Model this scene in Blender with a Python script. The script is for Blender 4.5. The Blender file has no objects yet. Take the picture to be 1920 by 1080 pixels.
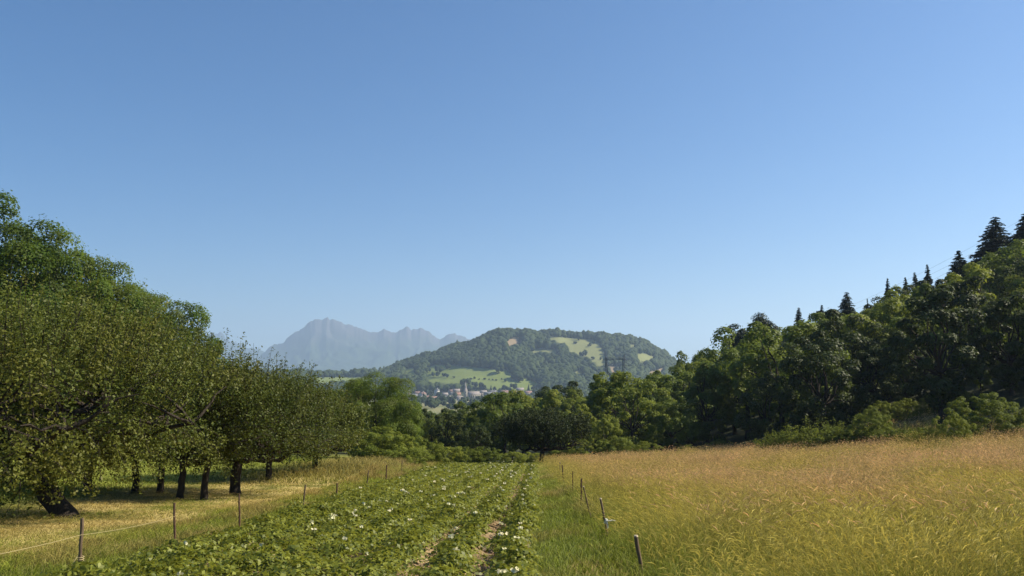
import bpy, math, random
import numpy as np
from mathutils import Vector

PI = math.pi
# ------------------------------------------------------------------ camera, sky, sun, exposure
sc = bpy.context.scene
C = sc.collection
FOC, HORIZON, EYE = 1566.0, 715.0, 1.6          # focal length and horizon line in pixels of a 1920 px wide frame
PITCH = math.atan((HORIZON - 540.0) / FOC)
cam = bpy.data.cameras.new('camera')
cam.sensor_width = 36.0
cam.lens = 36.0 * FOC / 1920.0
cam.clip_start = 0.1
cam.clip_end = 60000.0
camo = bpy.data.objects.new('camera', cam)
C.objects.link(camo)
camo.location = (0, 0, EYE)
camo.rotation_euler = (PI / 2 + PITCH, 0, 0)
sc.camera = camo

SUN_AZ, SUN_EL = math.radians(81), math.radians(41)      # azimuth clockwise from the view direction
w = bpy.data.worlds.new("World")
sc.world = w
w.use_nodes = True
nt = w.node_tree
sky = nt.nodes.new('ShaderNodeTexSky')
sky.sky_type = 'NISHITA'
sky.sun_disc = False
sky.sun_elevation = SUN_EL
sky.sun_rotation = SUN_AZ
sky.altitude = 600
sky.air_density = 1.0
sky.dust_density = 1.1
sky.ozone_density = 5.0
bg = nt.nodes['Background']
bg.inputs['Strength'].default_value = 0.067
shsv = nt.nodes.new('ShaderNodeHueSaturation')
shsv.inputs['Saturation'].default_value = 1.26
nt.links.new(sky.outputs[0], shsv.inputs['Color'])
nt.links.new(shsv.outputs[0], bg.inputs['Color'])

sl = bpy.data.lights.new('sun', 'SUN')
sl.energy = 5.0
sl.angle = math.radians(0.5)
sl.color = (1.0, 0.90, 0.70)
so = bpy.data.objects.new('sun', sl)
C.objects.link(so)
sdir = Vector((math.sin(SUN_AZ) * math.cos(SUN_EL), math.cos(SUN_AZ) * math.cos(SUN_EL), math.sin(SUN_EL)))
so.rotation_euler = sdir.to_track_quat('Z', 'Y').to_euler()
so.location = (60, 20, 80)

sc.view_settings.view_transform = 'Standard'
sc.view_settings.look = 'None'
sc.view_settings.gamma = 1
sc.view_settings.exposure = 0.93
sc.cycles.use_denoising = True
sc.cycles.max_bounces = 6
sc.cycles.diffuse_bounces = 3
sc.cycles.glossy_bounces = 2
sc.cycles.transmission_bounces = 4
sc.cycles.volume_bounces = 1
sc.cycles.caustics_reflective = False
sc.cycles.caustics_refractive = False
HAZE_DENSITY = 0.00013

# ------------------------------------------------------------------ helpers
TREE_H = {}
R = np.random.RandomState(7)
random.seed(7)

def ray(px, py):
    u, v = (px - 960.0) / FOC, (540.0 - py) / FOC
    y = math.cos(PITCH) - v * math.sin(PITCH)
    z = math.sin(PITCH) + v * math.cos(PITCH)
    return u / y, z / y                       # dx/dy, dz/dy
def at(px, py, d):
    a, b = ray(px, py)
    return a * d, d, EYE + b * d
def project(x, y, z):
    X, Y, Z = x, y, z - EYE
    f = Y * math.cos(PITCH) + Z * math.sin(PITCH)
    up = -Y * math.sin(PITCH) + Z * math.cos(PITCH)
    return 960 + FOC * X / f, 540 - FOC * up / f

def sstep(a, b, x):
    t = np.clip((x - a) / (b - a), 0, 1)
    return t * t * (3 - 2 * t)
def softplus(x, k=4.0):
    return np.where(x > 30 * k, x, k * np.log1p(np.exp(np.clip(x / k, -40, 30))))

def vnoise(x, y, seed=0):
    xi, yi = np.floor(x).astype(np.int64), np.floor(y).astype(np.int64)
    xf, yf = x - xi, y - yi
    def h(a, b):
        n = (a * 374761393 + b * 668265263 + seed * 974711) & 0x7fffffff
        n = ((n ^ (n >> 13)) * 1274126177) & 0x7fffffff
        return ((n ^ (n >> 16)) & 0xffff) / 65535.0
    u, v = xf * xf * (3 - 2 * xf), yf * yf * (3 - 2 * yf)
    return (h(xi, yi) * (1 - u) + h(xi + 1, yi) * u) * (1 - v) + (h(xi, yi + 1) * (1 - u) + h(xi + 1, yi + 1) * u) * v
def fbm(x, y, o=4, seed=0):
    s, a, t = 0, 1.0, 0
    for i in range(o):
        s = s + a * vnoise(x * 2 ** i, y * 2 ** i, seed + i)
        t += a; a *= 0.5
    return s / t

def inpoly(px, py, poly):
    px, py = np.asarray(px, float), np.asarray(py, float)
    r = np.zeros(px.shape, bool)
    n = len(poly)
    for i in range(n):
        x1, y1 = poly[i]; x2, y2 = poly[(i + 1) % n]
        if y1 == y2: continue
        c = ((y1 > py) != (y2 > py)) & (px < (x2 - x1) * (py - y1) / (y2 - y1) + x1)
        r ^= c
    return r

class Geo:
    def __init__(s):
        s.V, s.F, s.A, s.n = [], [], {}, 0
    def add(s, V, F, **attr):
        V = np.asarray(V, np.float32).reshape(-1, 3)
        s.V.append(V)
        F = np.asarray(F, np.int64)
        s.F.append(F + s.n)
        for k in set(list(attr) + list(s.A)):
            if k not in s.A: s.A[k] = [np.zeros(s.n, np.float32)] if s.n else []
            val = attr.get(k, 0.0)
            s.A[k].append(np.broadcast_to(np.asarray(val, np.float32), (len(V),)).astype(np.float32))
        s.n += len(V)
    def mesh(s, name, mat, smooth=False):
        me = bpy.data.meshes.new(name)
        V = np.concatenate(s.V)
        me.vertices.add(len(V)); me.vertices.foreach_set('co', V.ravel())
        nl = sum(f.size for f in s.F); npoly = sum(len(f) for f in s.F)
        me.loops.add(nl)
        me.loops.foreach_set('vertex_index', np.concatenate([f.ravel() for f in s.F]).astype(np.int32))
        me.polygons.add(npoly)
        st, o = [], 0
        for f in s.F:
            st.append(o + np.arange(len(f)) * f.shape[1]); o += f.size
        me.polygons.foreach_set('loop_start', np.concatenate(st).astype(np.int32))
        if smooth: me.polygons.foreach_set('use_smooth', np.ones(npoly, bool))
        me.update(calc_edges=True)
        for k, v in s.A.items():
            a = me.attributes.new(k, 'FLOAT', 'POINT')
            a.data.foreach_set('value', np.concatenate(v))
        for m in (mat if isinstance(mat, (list, tuple)) else [mat]): me.materials.append(m)
        return me
    def obj(s, name, mat, parent=None, smooth=False):
        o = bpy.data.objects.new(name, s.mesh(name, mat, smooth))
        C.objects.link(o)
        if parent: o.parent = parent
        return o

def tag(o, label, cat, group=None, kind=None):
    o['label'] = label; o['category'] = cat
    if group: o['group'] = group
    if kind: o['kind'] = kind
    return o
def thing(name, label, cat, loc=(0, 0, 0), rotz=0.0, group=None):
    o = bpy.data.objects.new(name, None)
    o.empty_display_size = 0.3
    C.objects.link(o)
    o.location = loc; o.rotation_euler = (0, 0, rotz)
    return tag(o, label, cat, group)
def dup(root, name, loc, rotz, scale, label, cat, group=None):
    r = root.copy(); C.objects.link(r)
    r.name = name
    r.location = loc; r.rotation_euler = (0, 0, rotz); r.scale = scale
    r['label'] = label; r['category'] = cat
    if group: r['group'] = group
    elif 'group' in r: del r['group']
    for ch in list(root.children):
        c = ch.copy(); C.objects.link(c); c.parent = r
        c.name = ch.name.split('.')[0]
        for g in ch.children:
            q = g.copy(); C.objects.link(q); q.parent = c
    return r
def set_height(root):
    z = np.zeros(0)
    for ch in root.children:
        if ch.name.startswith('crown'):
            a = np.zeros(len(ch.data.vertices) * 3, np.float32); ch.data.vertices.foreach_get('co', a); z = a[2::3]
    TREE_H[root.name] = float(np.percentile(z, 99.93))
def discard(root):
    for ch in list(root.children):
        bpy.data.objects.remove(ch)
    bpy.data.objects.remove(root)

# ---- geometry generators
def unit(v):
    return v / np.maximum(np.linalg.norm(v, axis=-1, keepdims=True), 1e-9)
def leaf_quads(g, P, N, size, rs, aspect=0.55, v=None, **kw):
    """rhombic leaves, one folded quad each"""
    n = len(P)
    if n == 0: return
    N = unit(N)
    t = unit(np.cross(N, rs.normal(size=(n, 3))))
    b = np.cross(N, t)
    s = (np.broadcast_to(np.asarray(size, float), (n,)) * rs.uniform(0.7, 1.25, n))[:, None]
    h = s * 0.5
    fold = s * 0.12
    V = np.stack([P - t * h, P - b * h * aspect + N * fold + t * h * 0.1, P + t * h, P + b * h * aspect + N * fold + t * h * 0.1], 1).reshape(-1, 3)
    F = np.arange(n * 4).reshape(n, 4)
    v = rs.uniform(0, 1, n) if v is None else np.broadcast_to(v, (n,))
    g.add(V, F, v=np.repeat(v, 4), **kw)
def tube(g, pts, rad, sides=6, cap=True, **kw):
    pts = np.asarray(pts, float); rad = np.broadcast_to(np.asarray(rad, float), (len(pts),))
    d = np.gradient(pts, axis=0); d = unit(d)
    ref = np.array([0, 0, 1.0]) if abs(d[0][2]) < 0.9 else np.array([1.0, 0, 0])
    a = unit(np.cross(d, ref)); b = np.cross(d, a)
    ang = np.linspace(0, 2 * PI, sides, endpoint=False)
    V = pts[:, None] + rad[:, None, None] * (np.cos(ang)[None, :, None] * a[:, None] + np.sin(ang)[None, :, None] * b[:, None])
    F = []
    for i in range(len(pts) - 1):
        for j in range(sides):
            k = (j + 1) % sides
            F.append((i * sides + j, i * sides + k, (i + 1) * sides + k, (i + 1) * sides + j))
    g.add(V.reshape(-1, 3), F, **kw)
    if cap:
        g.add(V[-1], [list(range(sides))], **kw)
        g.add(V[0], [list(range(sides))[::-1]], **kw)
def box(g, x0, x1, y0, y1, z0, z1, **kw):
    V = [(x0, y0, z0), (x1, y0, z0), (x1, y1, z0), (x0, y1, z0), (x0, y0, z1), (x1, y0, z1), (x1, y1, z1), (x0, y1, z1)]
    g.add(V, [(0, 3, 2, 1), (4, 5, 6, 7), (0, 1, 5, 4), (1, 2, 6, 5), (2, 3, 7, 6), (3, 0, 4, 7)], **kw)
def curve_pts(a, b, bend, n, rs, jit=0.0):
    a, b = np.asarray(a, float), np.asarray(b, float)
    t = np.linspace(0, 1, n)[:, None]
    m = (a + b) / 2 + np.asarray(bend, float)
    p = (1 - t) ** 2 * a + 2 * t * (1 - t) * m + t * t * b
    if jit: p[1:-1] += rs.normal(size=(n - 2, 3)) * jit
    return p
def blades(g, P, hgt, lean, width, rs, seg=3, curl=0.5, v=None, hue=0.0):
    """ribbon grass blades: P base, lean horizontal tip offset (n,2)"""
    n = len(P)
    hgt = np.broadcast_to(hgt, (n,)); width = np.broadcast_to(width, (n,))
    ang = rs.uniform(0, PI, n)
    side = np.stack([np.cos(ang), np.sin(ang) * 0.5, np.zeros(n)], 1)
    ts = np.linspace(0, 1, seg + 1)
    L = np.concatenate([lean, np.zeros((n, 1))], 1)
    V, H = [], []
    for t in ts:
        c = P + L * (t ** 2)[..., None] if False else P + L * (t ** 2)
        c = c + np.array([0, 0, 1.0]) * (hgt * (t - curl * 0.35 * t ** 3))[:, None]
        wd = (width * (1 - 0.85 * t ** 1.5) * 0.5)[:, None]
        V += [c - side * wd, c + side * wd]
        H += [t, t]
    V = np.stack(V, 1)
    m = 2 * (seg + 1)
    base = (np.arange(n) * m)[:, None, None]
    quads = np.array([(2 * i, 2 * i + 1, 2 * i + 3, 2 * i + 2) for i in range(seg)])[None]
    F = (base + quads).reshape(-1, 4)
    v = rs.uniform(0, 1, n) if v is None else np.broadcast_to(v, (n,))
    g.add(V.reshape(-1, 3), F, v=np.repeat(v, m), h=np.tile(np.array(H), n), hue=np.repeat(np.broadcast_to(hue, (n,)), m))
    tip = P + L + np.array([0, 0, 1.0]) * (hgt * (1 - curl * 0.35))[:, None]
    tdir = L * 2 + np.array([0, 0, 1.0]) * (hgt * (1 - curl * 1.05))[:, None]
    return tip, unit(tdir)
def heads(g, tip, dr, length, width, rs, v=None, hue=0.0):
    """seed heads: a pair of crossing slim rhombi along the stem direction"""
    n = len(tip)
    a = unit(np.cross(dr, rs.normal(size=(n, 3))))
    b = np.cross(dr, a)
    L = np.broadcast_to(length, (n,))[:, None]; W = np.broadcast_to(width, (n,))[:, None] * 0.5
    droop = np.array([0, 0, -1.0]) * L * 0.25
    v = rs.uniform(0, 1, n) if v is None else np.broadcast_to(v, (n,))
    for s in (a, b):
        V = np.stack([tip, tip + dr * L * 0.4 - s * W, tip + dr * L + droop, tip + dr * L * 0.4 + s * W], 1).reshape(-1, 3)
        g.add(V, np.arange(n * 4).reshape(n, 4), v=np.repeat(v, 4), h=1.0, hue=np.repeat(np.broadcast_to(hue, (n,)), 4))

# ------------------------------------------------------------------ materials
def newmat(name):
    m = bpy.data.materials.new(name); m.use_nodes = True
    n = m.node_tree; n.nodes.clear()
    return m, n, n.nodes.new('ShaderNodeOutputMaterial')
def N(nt, typ, **kw):
    n = nt.nodes.new(typ)
    for k, v in kw.items(): setattr(n, k, v)
    return n
def mixrgb(nt, f, a, b, mode='MIX'):
    m = nt.nodes.new('ShaderNodeMix'); m.data_type = 'RGBA'; m.blend_type = mode
    for sock, val in ((m.inputs[0], f), (m.inputs[6], a), (m.inputs[7], b)):
        if isinstance(val, bpy.types.NodeSocket): nt.links.new(val, sock)
        elif isinstance(val, (int, float)): sock.default_value = val
        else: sock.default_value = tuple(val) + (1,)
    return m.outputs[2]
def attr(nt, name):
    a = nt.nodes.new('ShaderNodeAttribute'); a.attribute_name = name
    return a
def maprange(nt, val, a, b, c, d):
    m = nt.nodes.new('ShaderNodeMapRange')
    nt.links.new(val, m.inputs[0])
    for i, x in enumerate((a, b, c, d)): m.inputs[1 + i].default_value = x
    return m.outputs[0]
def leafmat(name, ca, cb, transl=0.35, rough=0.5, spec=0.4, tcol=None, objvar=0.25, nscale=0.0, cc=None):
    m, nt, out = newmat(name)
    col = mixrgb(nt, attr(nt, 'v').outputs['Fac'], ca, cb)
    if cc:                                   # large slow patches of a second foliage tone
        tc = N(nt, 'ShaderNodeTexCoord'); nz = N(nt, 'ShaderNodeTexNoise'); nz.inputs['Scale'].default_value = nscale
        nt.links.new(tc.outputs['Object'], nz.inputs['Vector'])
        col = mixrgb(nt, maprange(nt, nz.outputs['Fac'], 0.42, 0.62, 0, 1), col, cc)
    oi = N(nt, 'ShaderNodeObjectInfo')
    hsv = N(nt, 'ShaderNodeHueSaturation')
    nt.links.new(col, hsv.inputs['Color'])
    nt.links.new(maprange(nt, oi.outputs['Random'], 0, 1, 1 - objvar, 1 + objvar), hsv.inputs['Value'])
    nt.links.new(maprange(nt, oi.outputs['Random'], 0, 1, 0.515, 0.485), hsv.inputs['Hue'])
    p = N(nt, 'ShaderNodeBsdfPrincipled')
    p.inputs['Roughness'].default_value = rough
    p.inputs['Specular IOR Level'].default_value = spec
    nt.links.new(hsv.outputs[0], p.inputs['Base Color'])
    t = N(nt, 'ShaderNodeBsdfTranslucent')
    nt.links.new(mixrgb(nt, 0.6, hsv.outputs[0], tcol or tuple(min(1, 1.9 * c) for c in cb)), t.inputs['Color'])
    mx = N(nt, 'ShaderNodeMixShader'); mx.inputs[0].default_value = transl
    nt.links.new(p.outputs[0], mx.inputs[1]); nt.links.new(t.outputs[0], mx.inputs[2])
    nt.links.new(mx.outputs[0], out.inputs[0])
    return m
def plainmat(name, ca, cb, scale=8.0, rough=0.85, bump=0.3, stretch=(1, 1, 1)):
    m, nt, out = newmat(name)
    tc = N(nt, 'ShaderNodeTexCoord'); mp = N(nt, 'ShaderNodeMapping'); mp.inputs['Scale'].default_value = stretch
    nz = N(nt, 'ShaderNodeTexNoise'); nz.inputs['Scale'].default_value = scale; nz.inputs['Detail'].default_value = 6
    nt.links.new(tc.outputs['Object'], mp.inputs[0]); nt.links.new(mp.outputs[0], nz.inputs['Vector'])
    p = N(nt, 'ShaderNodeBsdfPrincipled'); p.inputs['Roughness'].default_value = rough
    p.inputs['Specular IOR Level'].default_value = 0.25
    nt.links.new(mixrgb(nt, maprange(nt, nz.outputs['Fac'], 0.35, 0.65, 0, 1), ca, cb), p.inputs['Base Color'])
    if bump:
        b = N(nt, 'ShaderNodeBump'); b.inputs['Strength'].default_value = bump; b.inputs['Distance'].default_value = 0.05
        nt.links.new(nz.outputs['Fac'], b.inputs['Height']); nt.links.new(b.outputs[0], p.inputs['Normal'])
    nt.links.new(p.outputs[0], out.inputs[0])
    return m
def grassmat(name, base, mid, tip, base2, mid2, tip2, transl=0.35):
    """h runs along the blade, hue picks between a green and a dry plant, v varies each blade"""
    m, nt, out = newmat(name)
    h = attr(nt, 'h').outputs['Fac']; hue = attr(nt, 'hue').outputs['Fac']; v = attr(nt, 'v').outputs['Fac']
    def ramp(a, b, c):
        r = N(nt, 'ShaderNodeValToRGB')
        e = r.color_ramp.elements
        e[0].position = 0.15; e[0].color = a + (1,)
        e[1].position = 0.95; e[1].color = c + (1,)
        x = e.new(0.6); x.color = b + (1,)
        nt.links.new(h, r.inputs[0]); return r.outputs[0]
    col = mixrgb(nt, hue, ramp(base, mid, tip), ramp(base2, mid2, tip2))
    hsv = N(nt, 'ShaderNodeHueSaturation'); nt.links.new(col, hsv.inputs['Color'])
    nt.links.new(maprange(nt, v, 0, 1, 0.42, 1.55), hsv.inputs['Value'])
    p = N(nt, 'ShaderNodeBsdfPrincipled'); p.inputs['Roughness'].default_value = 0.6
    p.inputs['Specular IOR Level'].default_value = 0.25
    nt.links.new(hsv.outputs[0], p.inputs['Base Color'])
    t = N(nt, 'ShaderNodeBsdfTranslucent'); nt.links.new(hsv.outputs[0], t.inputs['Color'])
    mx = N(nt, 'ShaderNodeMixShader'); mx.inputs[0].default_value = transl
    nt.links.new(p.outputs[0], mx.inputs[1]); nt.links.new(t.outputs[0], mx.inputs[2])
    nt.links.new(mx.outputs[0], out.inputs[0])
    return m

M = {}
M['apple'] = leafmat('apple_leaf', (0.030, 0.052, 0.009), (0.105, 0.125, 0.020), 0.24, 0.55, 0.18, nscale=0.6, cc=(0.095, 0.098, 0.016))
M['walnut'] = leafmat('walnut_leaf', (0.035, 0.075, 0.010), (0.115, 0.165, 0.018), 0.35, 0.6, 0.2, nscale=0.5, cc=(0.055, 0.075, 0.012))
M['leaf_mid'] = leafmat('mid_green_leaf', (0.042, 0.072, 0.010), (0.140, 0.180, 0.024), 0.3, 0.6, 0.2)
M['leaf_light'] = leafmat('yellow_green_leaf', (0.090, 0.128, 0.016), (0.195, 0.220, 0.028), 0.35, 0.6, 0.2)
M['leaf_dark'] = leafmat('dark_green_leaf', (0.020, 0.036, 0.008), (0.060, 0.080, 0.016), 0.22, 0.6, 0.2)
M['olive'] = leafmat('olive_leaf', (0.014, 0.024, 0.007), (0.052, 0.066, 0.017), 0.10, 0.6, 0.12)
M['needle'] = leafmat('spruce_needle', (0.012, 0.026, 0.014), (0.030, 0.048, 0.022), 0.1, 0.6, 0.2)
M['shrub'] = leafmat('shrub_leaf', (0.065, 0.095, 0.012), (0.170, 0.195, 0.028), 0.3, 0.6, 0.1)
M['far_leaf'] = leafmat('far_wood_leaf', (0.018, 0.032, 0.010), (0.060, 0.080, 0.022), 0.1, 0.8, 0.1, objvar=0.1)
M['potato'] = leafmat('potato_leaf', (0.045, 0.064, 0.006), (0.230, 0.235, 0.030), 0.3, 0.5, 0.25, objvar=0.0)
M['petal'] = leafmat('white_petal', (0.62, 0.59, 0.36), (0.78, 0.74, 0.48), 0.3, 0.6, 0.2, tcol=(0.6, 0.6, 0.45), objvar=0.03)
M['bark'] = plainmat('bark', (0.016, 0.012, 0.009), (0.045, 0.034, 0.025), 9, 0.9, 0.6, (3, 3, 0.6))
M['stake'] = plainmat('weathered_stake', (0.08, 0.055, 0.035), (0.18, 0.13, 0.085), 30, 0.9, 0.3, (1, 1, 0.15))
M['rust'] = plainmat('rusty_iron', (0.06, 0.035, 0.025), (0.13, 0.07, 0.04), 40, 0.7, 0.2)
M['cutwood'] = plainmat('cut_wood', (0.45, 0.36, 0.24), (0.60, 0.50, 0.35), 40, 0.9, 0.0)
M['cord'] = plainmat('pale_cord', (0.34, 0.28, 0.14), (0.46, 0.38, 0.20), 60, 0.8, 0.0)
M['cloth'] = plainmat('white_cloth', (0.62, 0.60, 0.48), (0.75, 0.73, 0.62), 30, 0.9, 0.0)
M['steel'] = plainmat('galvanised_steel', (0.09, 0.10, 0.11), (0.14, 0.15, 0.16), 5, 0.5, 0.0)
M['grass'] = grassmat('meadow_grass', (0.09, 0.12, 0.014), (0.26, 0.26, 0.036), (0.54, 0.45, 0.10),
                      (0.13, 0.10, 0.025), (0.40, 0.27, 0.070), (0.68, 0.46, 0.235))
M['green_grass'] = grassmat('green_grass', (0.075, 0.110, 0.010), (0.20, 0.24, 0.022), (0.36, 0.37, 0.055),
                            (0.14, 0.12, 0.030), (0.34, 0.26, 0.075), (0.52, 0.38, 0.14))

# ------------------------------------------------------------------ terrain
FUR = 0.03
def row_x(k, d): return 0.0 - 0.75 * k + FUR * (d - 10)
RIDGE = np.array([(200, 706), (380, 704), (480, 704), (600, 706), (690, 703), (727, 701), (760, 687), (800, 673), (830, 664), (870, 650), (905, 641), (925, 631),
                  (950, 625), (975, 628), (1000, 630), (1030, 628), (1045, 626), (1065, 633), (1100, 635), (1180, 637), (1200, 645),
                  (1230, 663), (1270, 688), (1310, 700), (1400, 706), (1700, 706)], float)
RID_D = 1950.0
def ridge_z(x, y):
    px = 960 + FOC * (x / np.maximum(y, 1.0)) * math.cos(PITCH)
    py = np.interp(px, RIDGE[:, 0], RIDGE[:, 1])
    return EYE + (HORIZON - py) / FOC * RID_D * 1.0
def ground_z(x, y, detail=True):
    x, y = np.asarray(x, float), np.asarray(y, float)
    yy = np.maximum(y, -60.0)
    z = -30.0 * np.tanh(yy * 0.077 / 30.0)
    z = z + 0.055 * np.minimum(softplus(x - 3, 2.0), 60) * (1 - sstep(100, 300, y))
    z = z + 0.30 * np.minimum(softplus(x - 24, 3.0), 170) * sstep(30, 75, y) * (1 - sstep(170, 420, y)) 
    z = z + 0.5 * sstep(-6.2, -7.6, x) * sstep(30, 50, y) * (1 - sstep(100, 200, y))
    z = z + 0.05 * np.minimum(softplus(-x - 14, 3.0), 80) * (1 - sstep(200, 500, y))
    z = z + 0.95 * np.exp(-((x - 23.2) / 1.5) ** 2 - ((y - 57.0) / 1.2) ** 2)      # dry mound at the meadow end
    # the far hill
    t = (y - 1480.0) / (RID_D - 1480.0)
    prof = np.where(t < 1, sstep(0, 1, t) * 0.35 + np.clip(t, 0, 1) * 0.65, 1 - sstep(0, 1, (y - RID_D) / 900.0))
    z = z + (ridge_z(x, np.maximum(y, 1200)) + 30.0) * np.clip(prof, 0, 1)
    z = z + (fbm(x / 90.0, y / 90.0, 3, 5) - 0.5) * 14 * sstep(1500, 1650, y) * (1 - sstep(1850, 1940, y))
    if detail:
        near = 1 - sstep(60, 110, y)
        z = z + (fbm(x / 3.0, y / 3.0, 3, 2) - 0.5) * 0.16 * near * sstep(-4.5, -5.5, x)
        z = z + (fbm(x / 3.0, y / 3.0, 3, 2) - 0.5) * 0.16 * near * sstep(1.2, 2.2, x)
        infield = sstep(5.2, 4.9, -x) * sstep(0.45, 0.15, x - FUR * (y - 10)) * near * sstep(4, 6, y) * (1 - sstep(66, 70, y))
        ridge = 0.5 + 0.5 * np.cos((x - FUR * (y - 10)) / 0.75 * 2 * PI)
        z = z + infield * (0.11 * ridge - 0.07)
        z = z + infield * (fbm(x / 0.25, y / 0.25, 2, 9) - 0.5) * 0.09 * (1 - ridge)
    return z
def gz(x, y): return float(ground_z(np.array([x]), np.array([y]), False)[0])

MEADOWS = [
    ([(753, 694), (772, 689), (784, 699), (765, 703)], 0),
    ([(797, 690), (818, 683), (848, 685), (900, 689), (927, 692), (948, 692), (963, 703), (962, 711), (988, 720), (1015, 724), (1015, 739), (963, 736),
      (905, 727), (880, 720), (837, 719), (800, 718), (795, 707)], 0),
    ([(960, 718), (983, 709), (1013, 719), (1013, 733), (960, 733)], 0),
    ([(945, 645), (957, 634), (979, 633), (979, 643), (953, 648)], 2),
    ([(900, 646), (921, 645), (918, 650)], 1),
    ([(1018, 630), (1043, 632), (1075, 634), (1110, 637), (1127, 644), (1129, 656), (1139, 667), (1138, 688), (1124, 687), (1102, 671), (1084, 666), (1070, 662), (1064, 651), (1054, 646), (1030, 636)], 1),
    ([(998, 653), (1025, 655), (1048, 656), (1047, 663), (1000, 661)], 1),
    ([(1190, 664), (1208, 662), (1236, 674), (1196, 679)], 1),
    ([(1140, 685), (1166, 687), (1162, 704), (1144, 704)], 2),
    ([(1216, 697), (1249, 688), (1245, 698), (1215, 706)], 2),
    ([(1176, 645), (1190, 646), (1196, 652), (1178, 651)], 1),
    ([(1066, 700), (1090, 694), (1098, 702), (1070, 707)], 1),
    ([(590, 708), (700, 706), (705, 716), (590, 718)], 0),
]
def meadow_id(x, y, z):
    px, py = project(x, y, z)
    r = np.full(np.shape(px), -1)
    for poly, k in MEADOWS:
        r = np.where(inpoly(px, py, poly), k, r)
    return r

def grid_axis(segs):
    out = [segs[0][0]]
    for a, b, s0, s1 in segs:
        p = a
        while p < b - 1e-6:
            f = (p - a) / (b - a)
            p = min(b, p + s0 + (s1 - s0) * f)
            out.append(p)
    return np.array(out)
xs = grid_axis([(-9000, -900, 700, 60), (-900, -560, 60, 9), (-560, -120, 9, 8), (-120, -8, 8, 0.5), (-8, 3, 0.11, 0.11), (3, 120, 0.4, 8), (120, 560, 8, 9), (560, 900, 9, 60), (900, 9000, 60, 700)])
ys = grid_axis([(-300, 4, 40, 1), (4, 34, 0.16, 0.3), (34, 80, 0.3, 0.8), (80, 400, 1.5, 20), (400, 1200, 30, 20), (1200, 2050, 9, 9), (2050, 12500, 12, 700)])
X, Y = np.meshgrid(xs, ys)
Z = ground_z(X, Y)
nx, ny = len(xs), len(ys)
g = Geo()
I = np.arange(nx * ny).reshape(ny, nx)
F = np.stack([I[:-1, :-1], I[:-1, 1:], I[1:, 1:], I[1:, :-1]], -1).reshape(-1, 4)
g.add(np.stack([X, Y, Z], -1).reshape(-1, 3), F)
# land use colour, stored per point
col = np.zeros((ny, nx, 3)); col[:] = (0.080, 0.095, 0.025)
def put(mask, c):
    global col
    m = np.clip(mask, 0, 1)[..., None]
    col = col * (1 - m) + np.array(c) * m
n1 = fbm(X / 2.5, Y / 2.5, 4, 21)
n2 = fbm(X / 0.8, Y / 1.6, 3, 33)
# right meadow: dry thatch
put(sstep(1.4, 2.6, X) * (1 - sstep(70, 80, Y)), (0.15, 0.13, 0.035))
# green strip
put(sstep(0.2, 0.5, X - FUR * (Y - 10)) * sstep(2.6, 1.6, X), (0.10, 0.12, 0.028))
put(sstep(0.52, 0.62, n1) * sstep(0.3, 0.6, X) * sstep(2.2, 1.4, X) * (1 - sstep(25, 40, Y)), (0.22, 0.16, 0.06))
# left verge, cut hay under the orchard, bright meadow behind
put(sstep(-4.9, -5.3, X) * (1 - sstep(80, 100, Y)), (0.13, 0.135, 0.035))
hay = sstep(10.5, 13.5, Y) * sstep(-5.9, -7.0, X + (n1 - .5) * 1.2) * sstep(-15, -11, X) * (1 - sstep(36, 44, Y)) * sstep(0.38, 0.55, n2 + 0.1)
put(hay * 0.9, (0.40, 0.31, 0.12))
put(sstep(-12, -15, X) * (1 - sstep(72, 84, Y)), (0.20, 0.22, 0.040))  # sunlight behind the orchard put into a lighter ground colour
# potato field soil
inf = sstep(5.1, 4.9, -X) * sstep(0.22, 0.10, X - FUR * (Y - 10)) * sstep(2, 4, Y) * (1 - sstep(72, 78, Y))
inf = inf * (1 - sstep(66, 69, Y))
put(inf, (0.19, 0.135, 0.075))
put(inf * sstep(0.45, 0.75, n2), (0.29, 0.215, 0.125))
put(np.exp(-((X - 23.2) / 2.0) ** 2 - ((Y - 57.0) / 1.6) ** 2) * 1.6, (0.30, 0.20, 0.09))
# forest floor
put(np.maximum(sstep(22, 26, X) * sstep(-2, 3, Y - (62 - 0.75 * (X - 26))), sstep(82, 92, Y)) * (1 - sstep(700, 900, Y)), (0.035, 0.040, 0.018))
# valley floor and far hill
vf = sstep(700, 950, Y)
f1 = fbm(X / 60.0, Y / 90.0, 2, 4)
put(vf, (0.13, 0.15, 0.055)); put(vf * sstep(0.5, 0.56, f1), (0.20, 0.19, 0.09)); put(vf * sstep(0.42, 0.38, f1), (0.06, 0.08, 0.03))
hill = (Y > 1490)
put(hill * 1.0, (0.040, 0.050, 0.020))
mid = meadow_id(X, Y, Z)
far = (Y > 1200) & (Y < 2300)
put(far & (mid == 0), (0.150, 0.185, 0.050)); put(far & (mid == 1), (0.175, 0.185, 0.075)); put(far & (mid == 2), (0.25, 0.19, 0.12))
put((Y > 2600) * 1.0, (0.12, 0.15, 0.06))
mgr, nt, out = newmat('ground_cover')
ac = attr(nt, 'Col')
tc = N(nt, 'ShaderNodeTexCoord')
nz = N(nt, 'ShaderNodeTexNoise'); nz.inputs['Scale'].default_value = 6; nz.inputs['Detail'].default_value = 8
nt.links.new(tc.outputs['Object'], nz.inputs['Vector'])
hsv = N(nt, 'ShaderNodeHueSaturation'); nt.links.new(ac.outputs['Color'], hsv.inputs['Color'])
nt.links.new(maprange(nt, nz.outputs['Fac'], 0.3, 0.7, 0.6, 1.4), hsv.inputs['Value'])
p = N(nt, 'ShaderNodeBsdfPrincipled'); p.inputs['Roughness'].default_value = 0.95; p.inputs['Specular IOR Level'].default_value = 0.1
nt.links.new(hsv.outputs[0], p.inputs['Base Color'])
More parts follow.
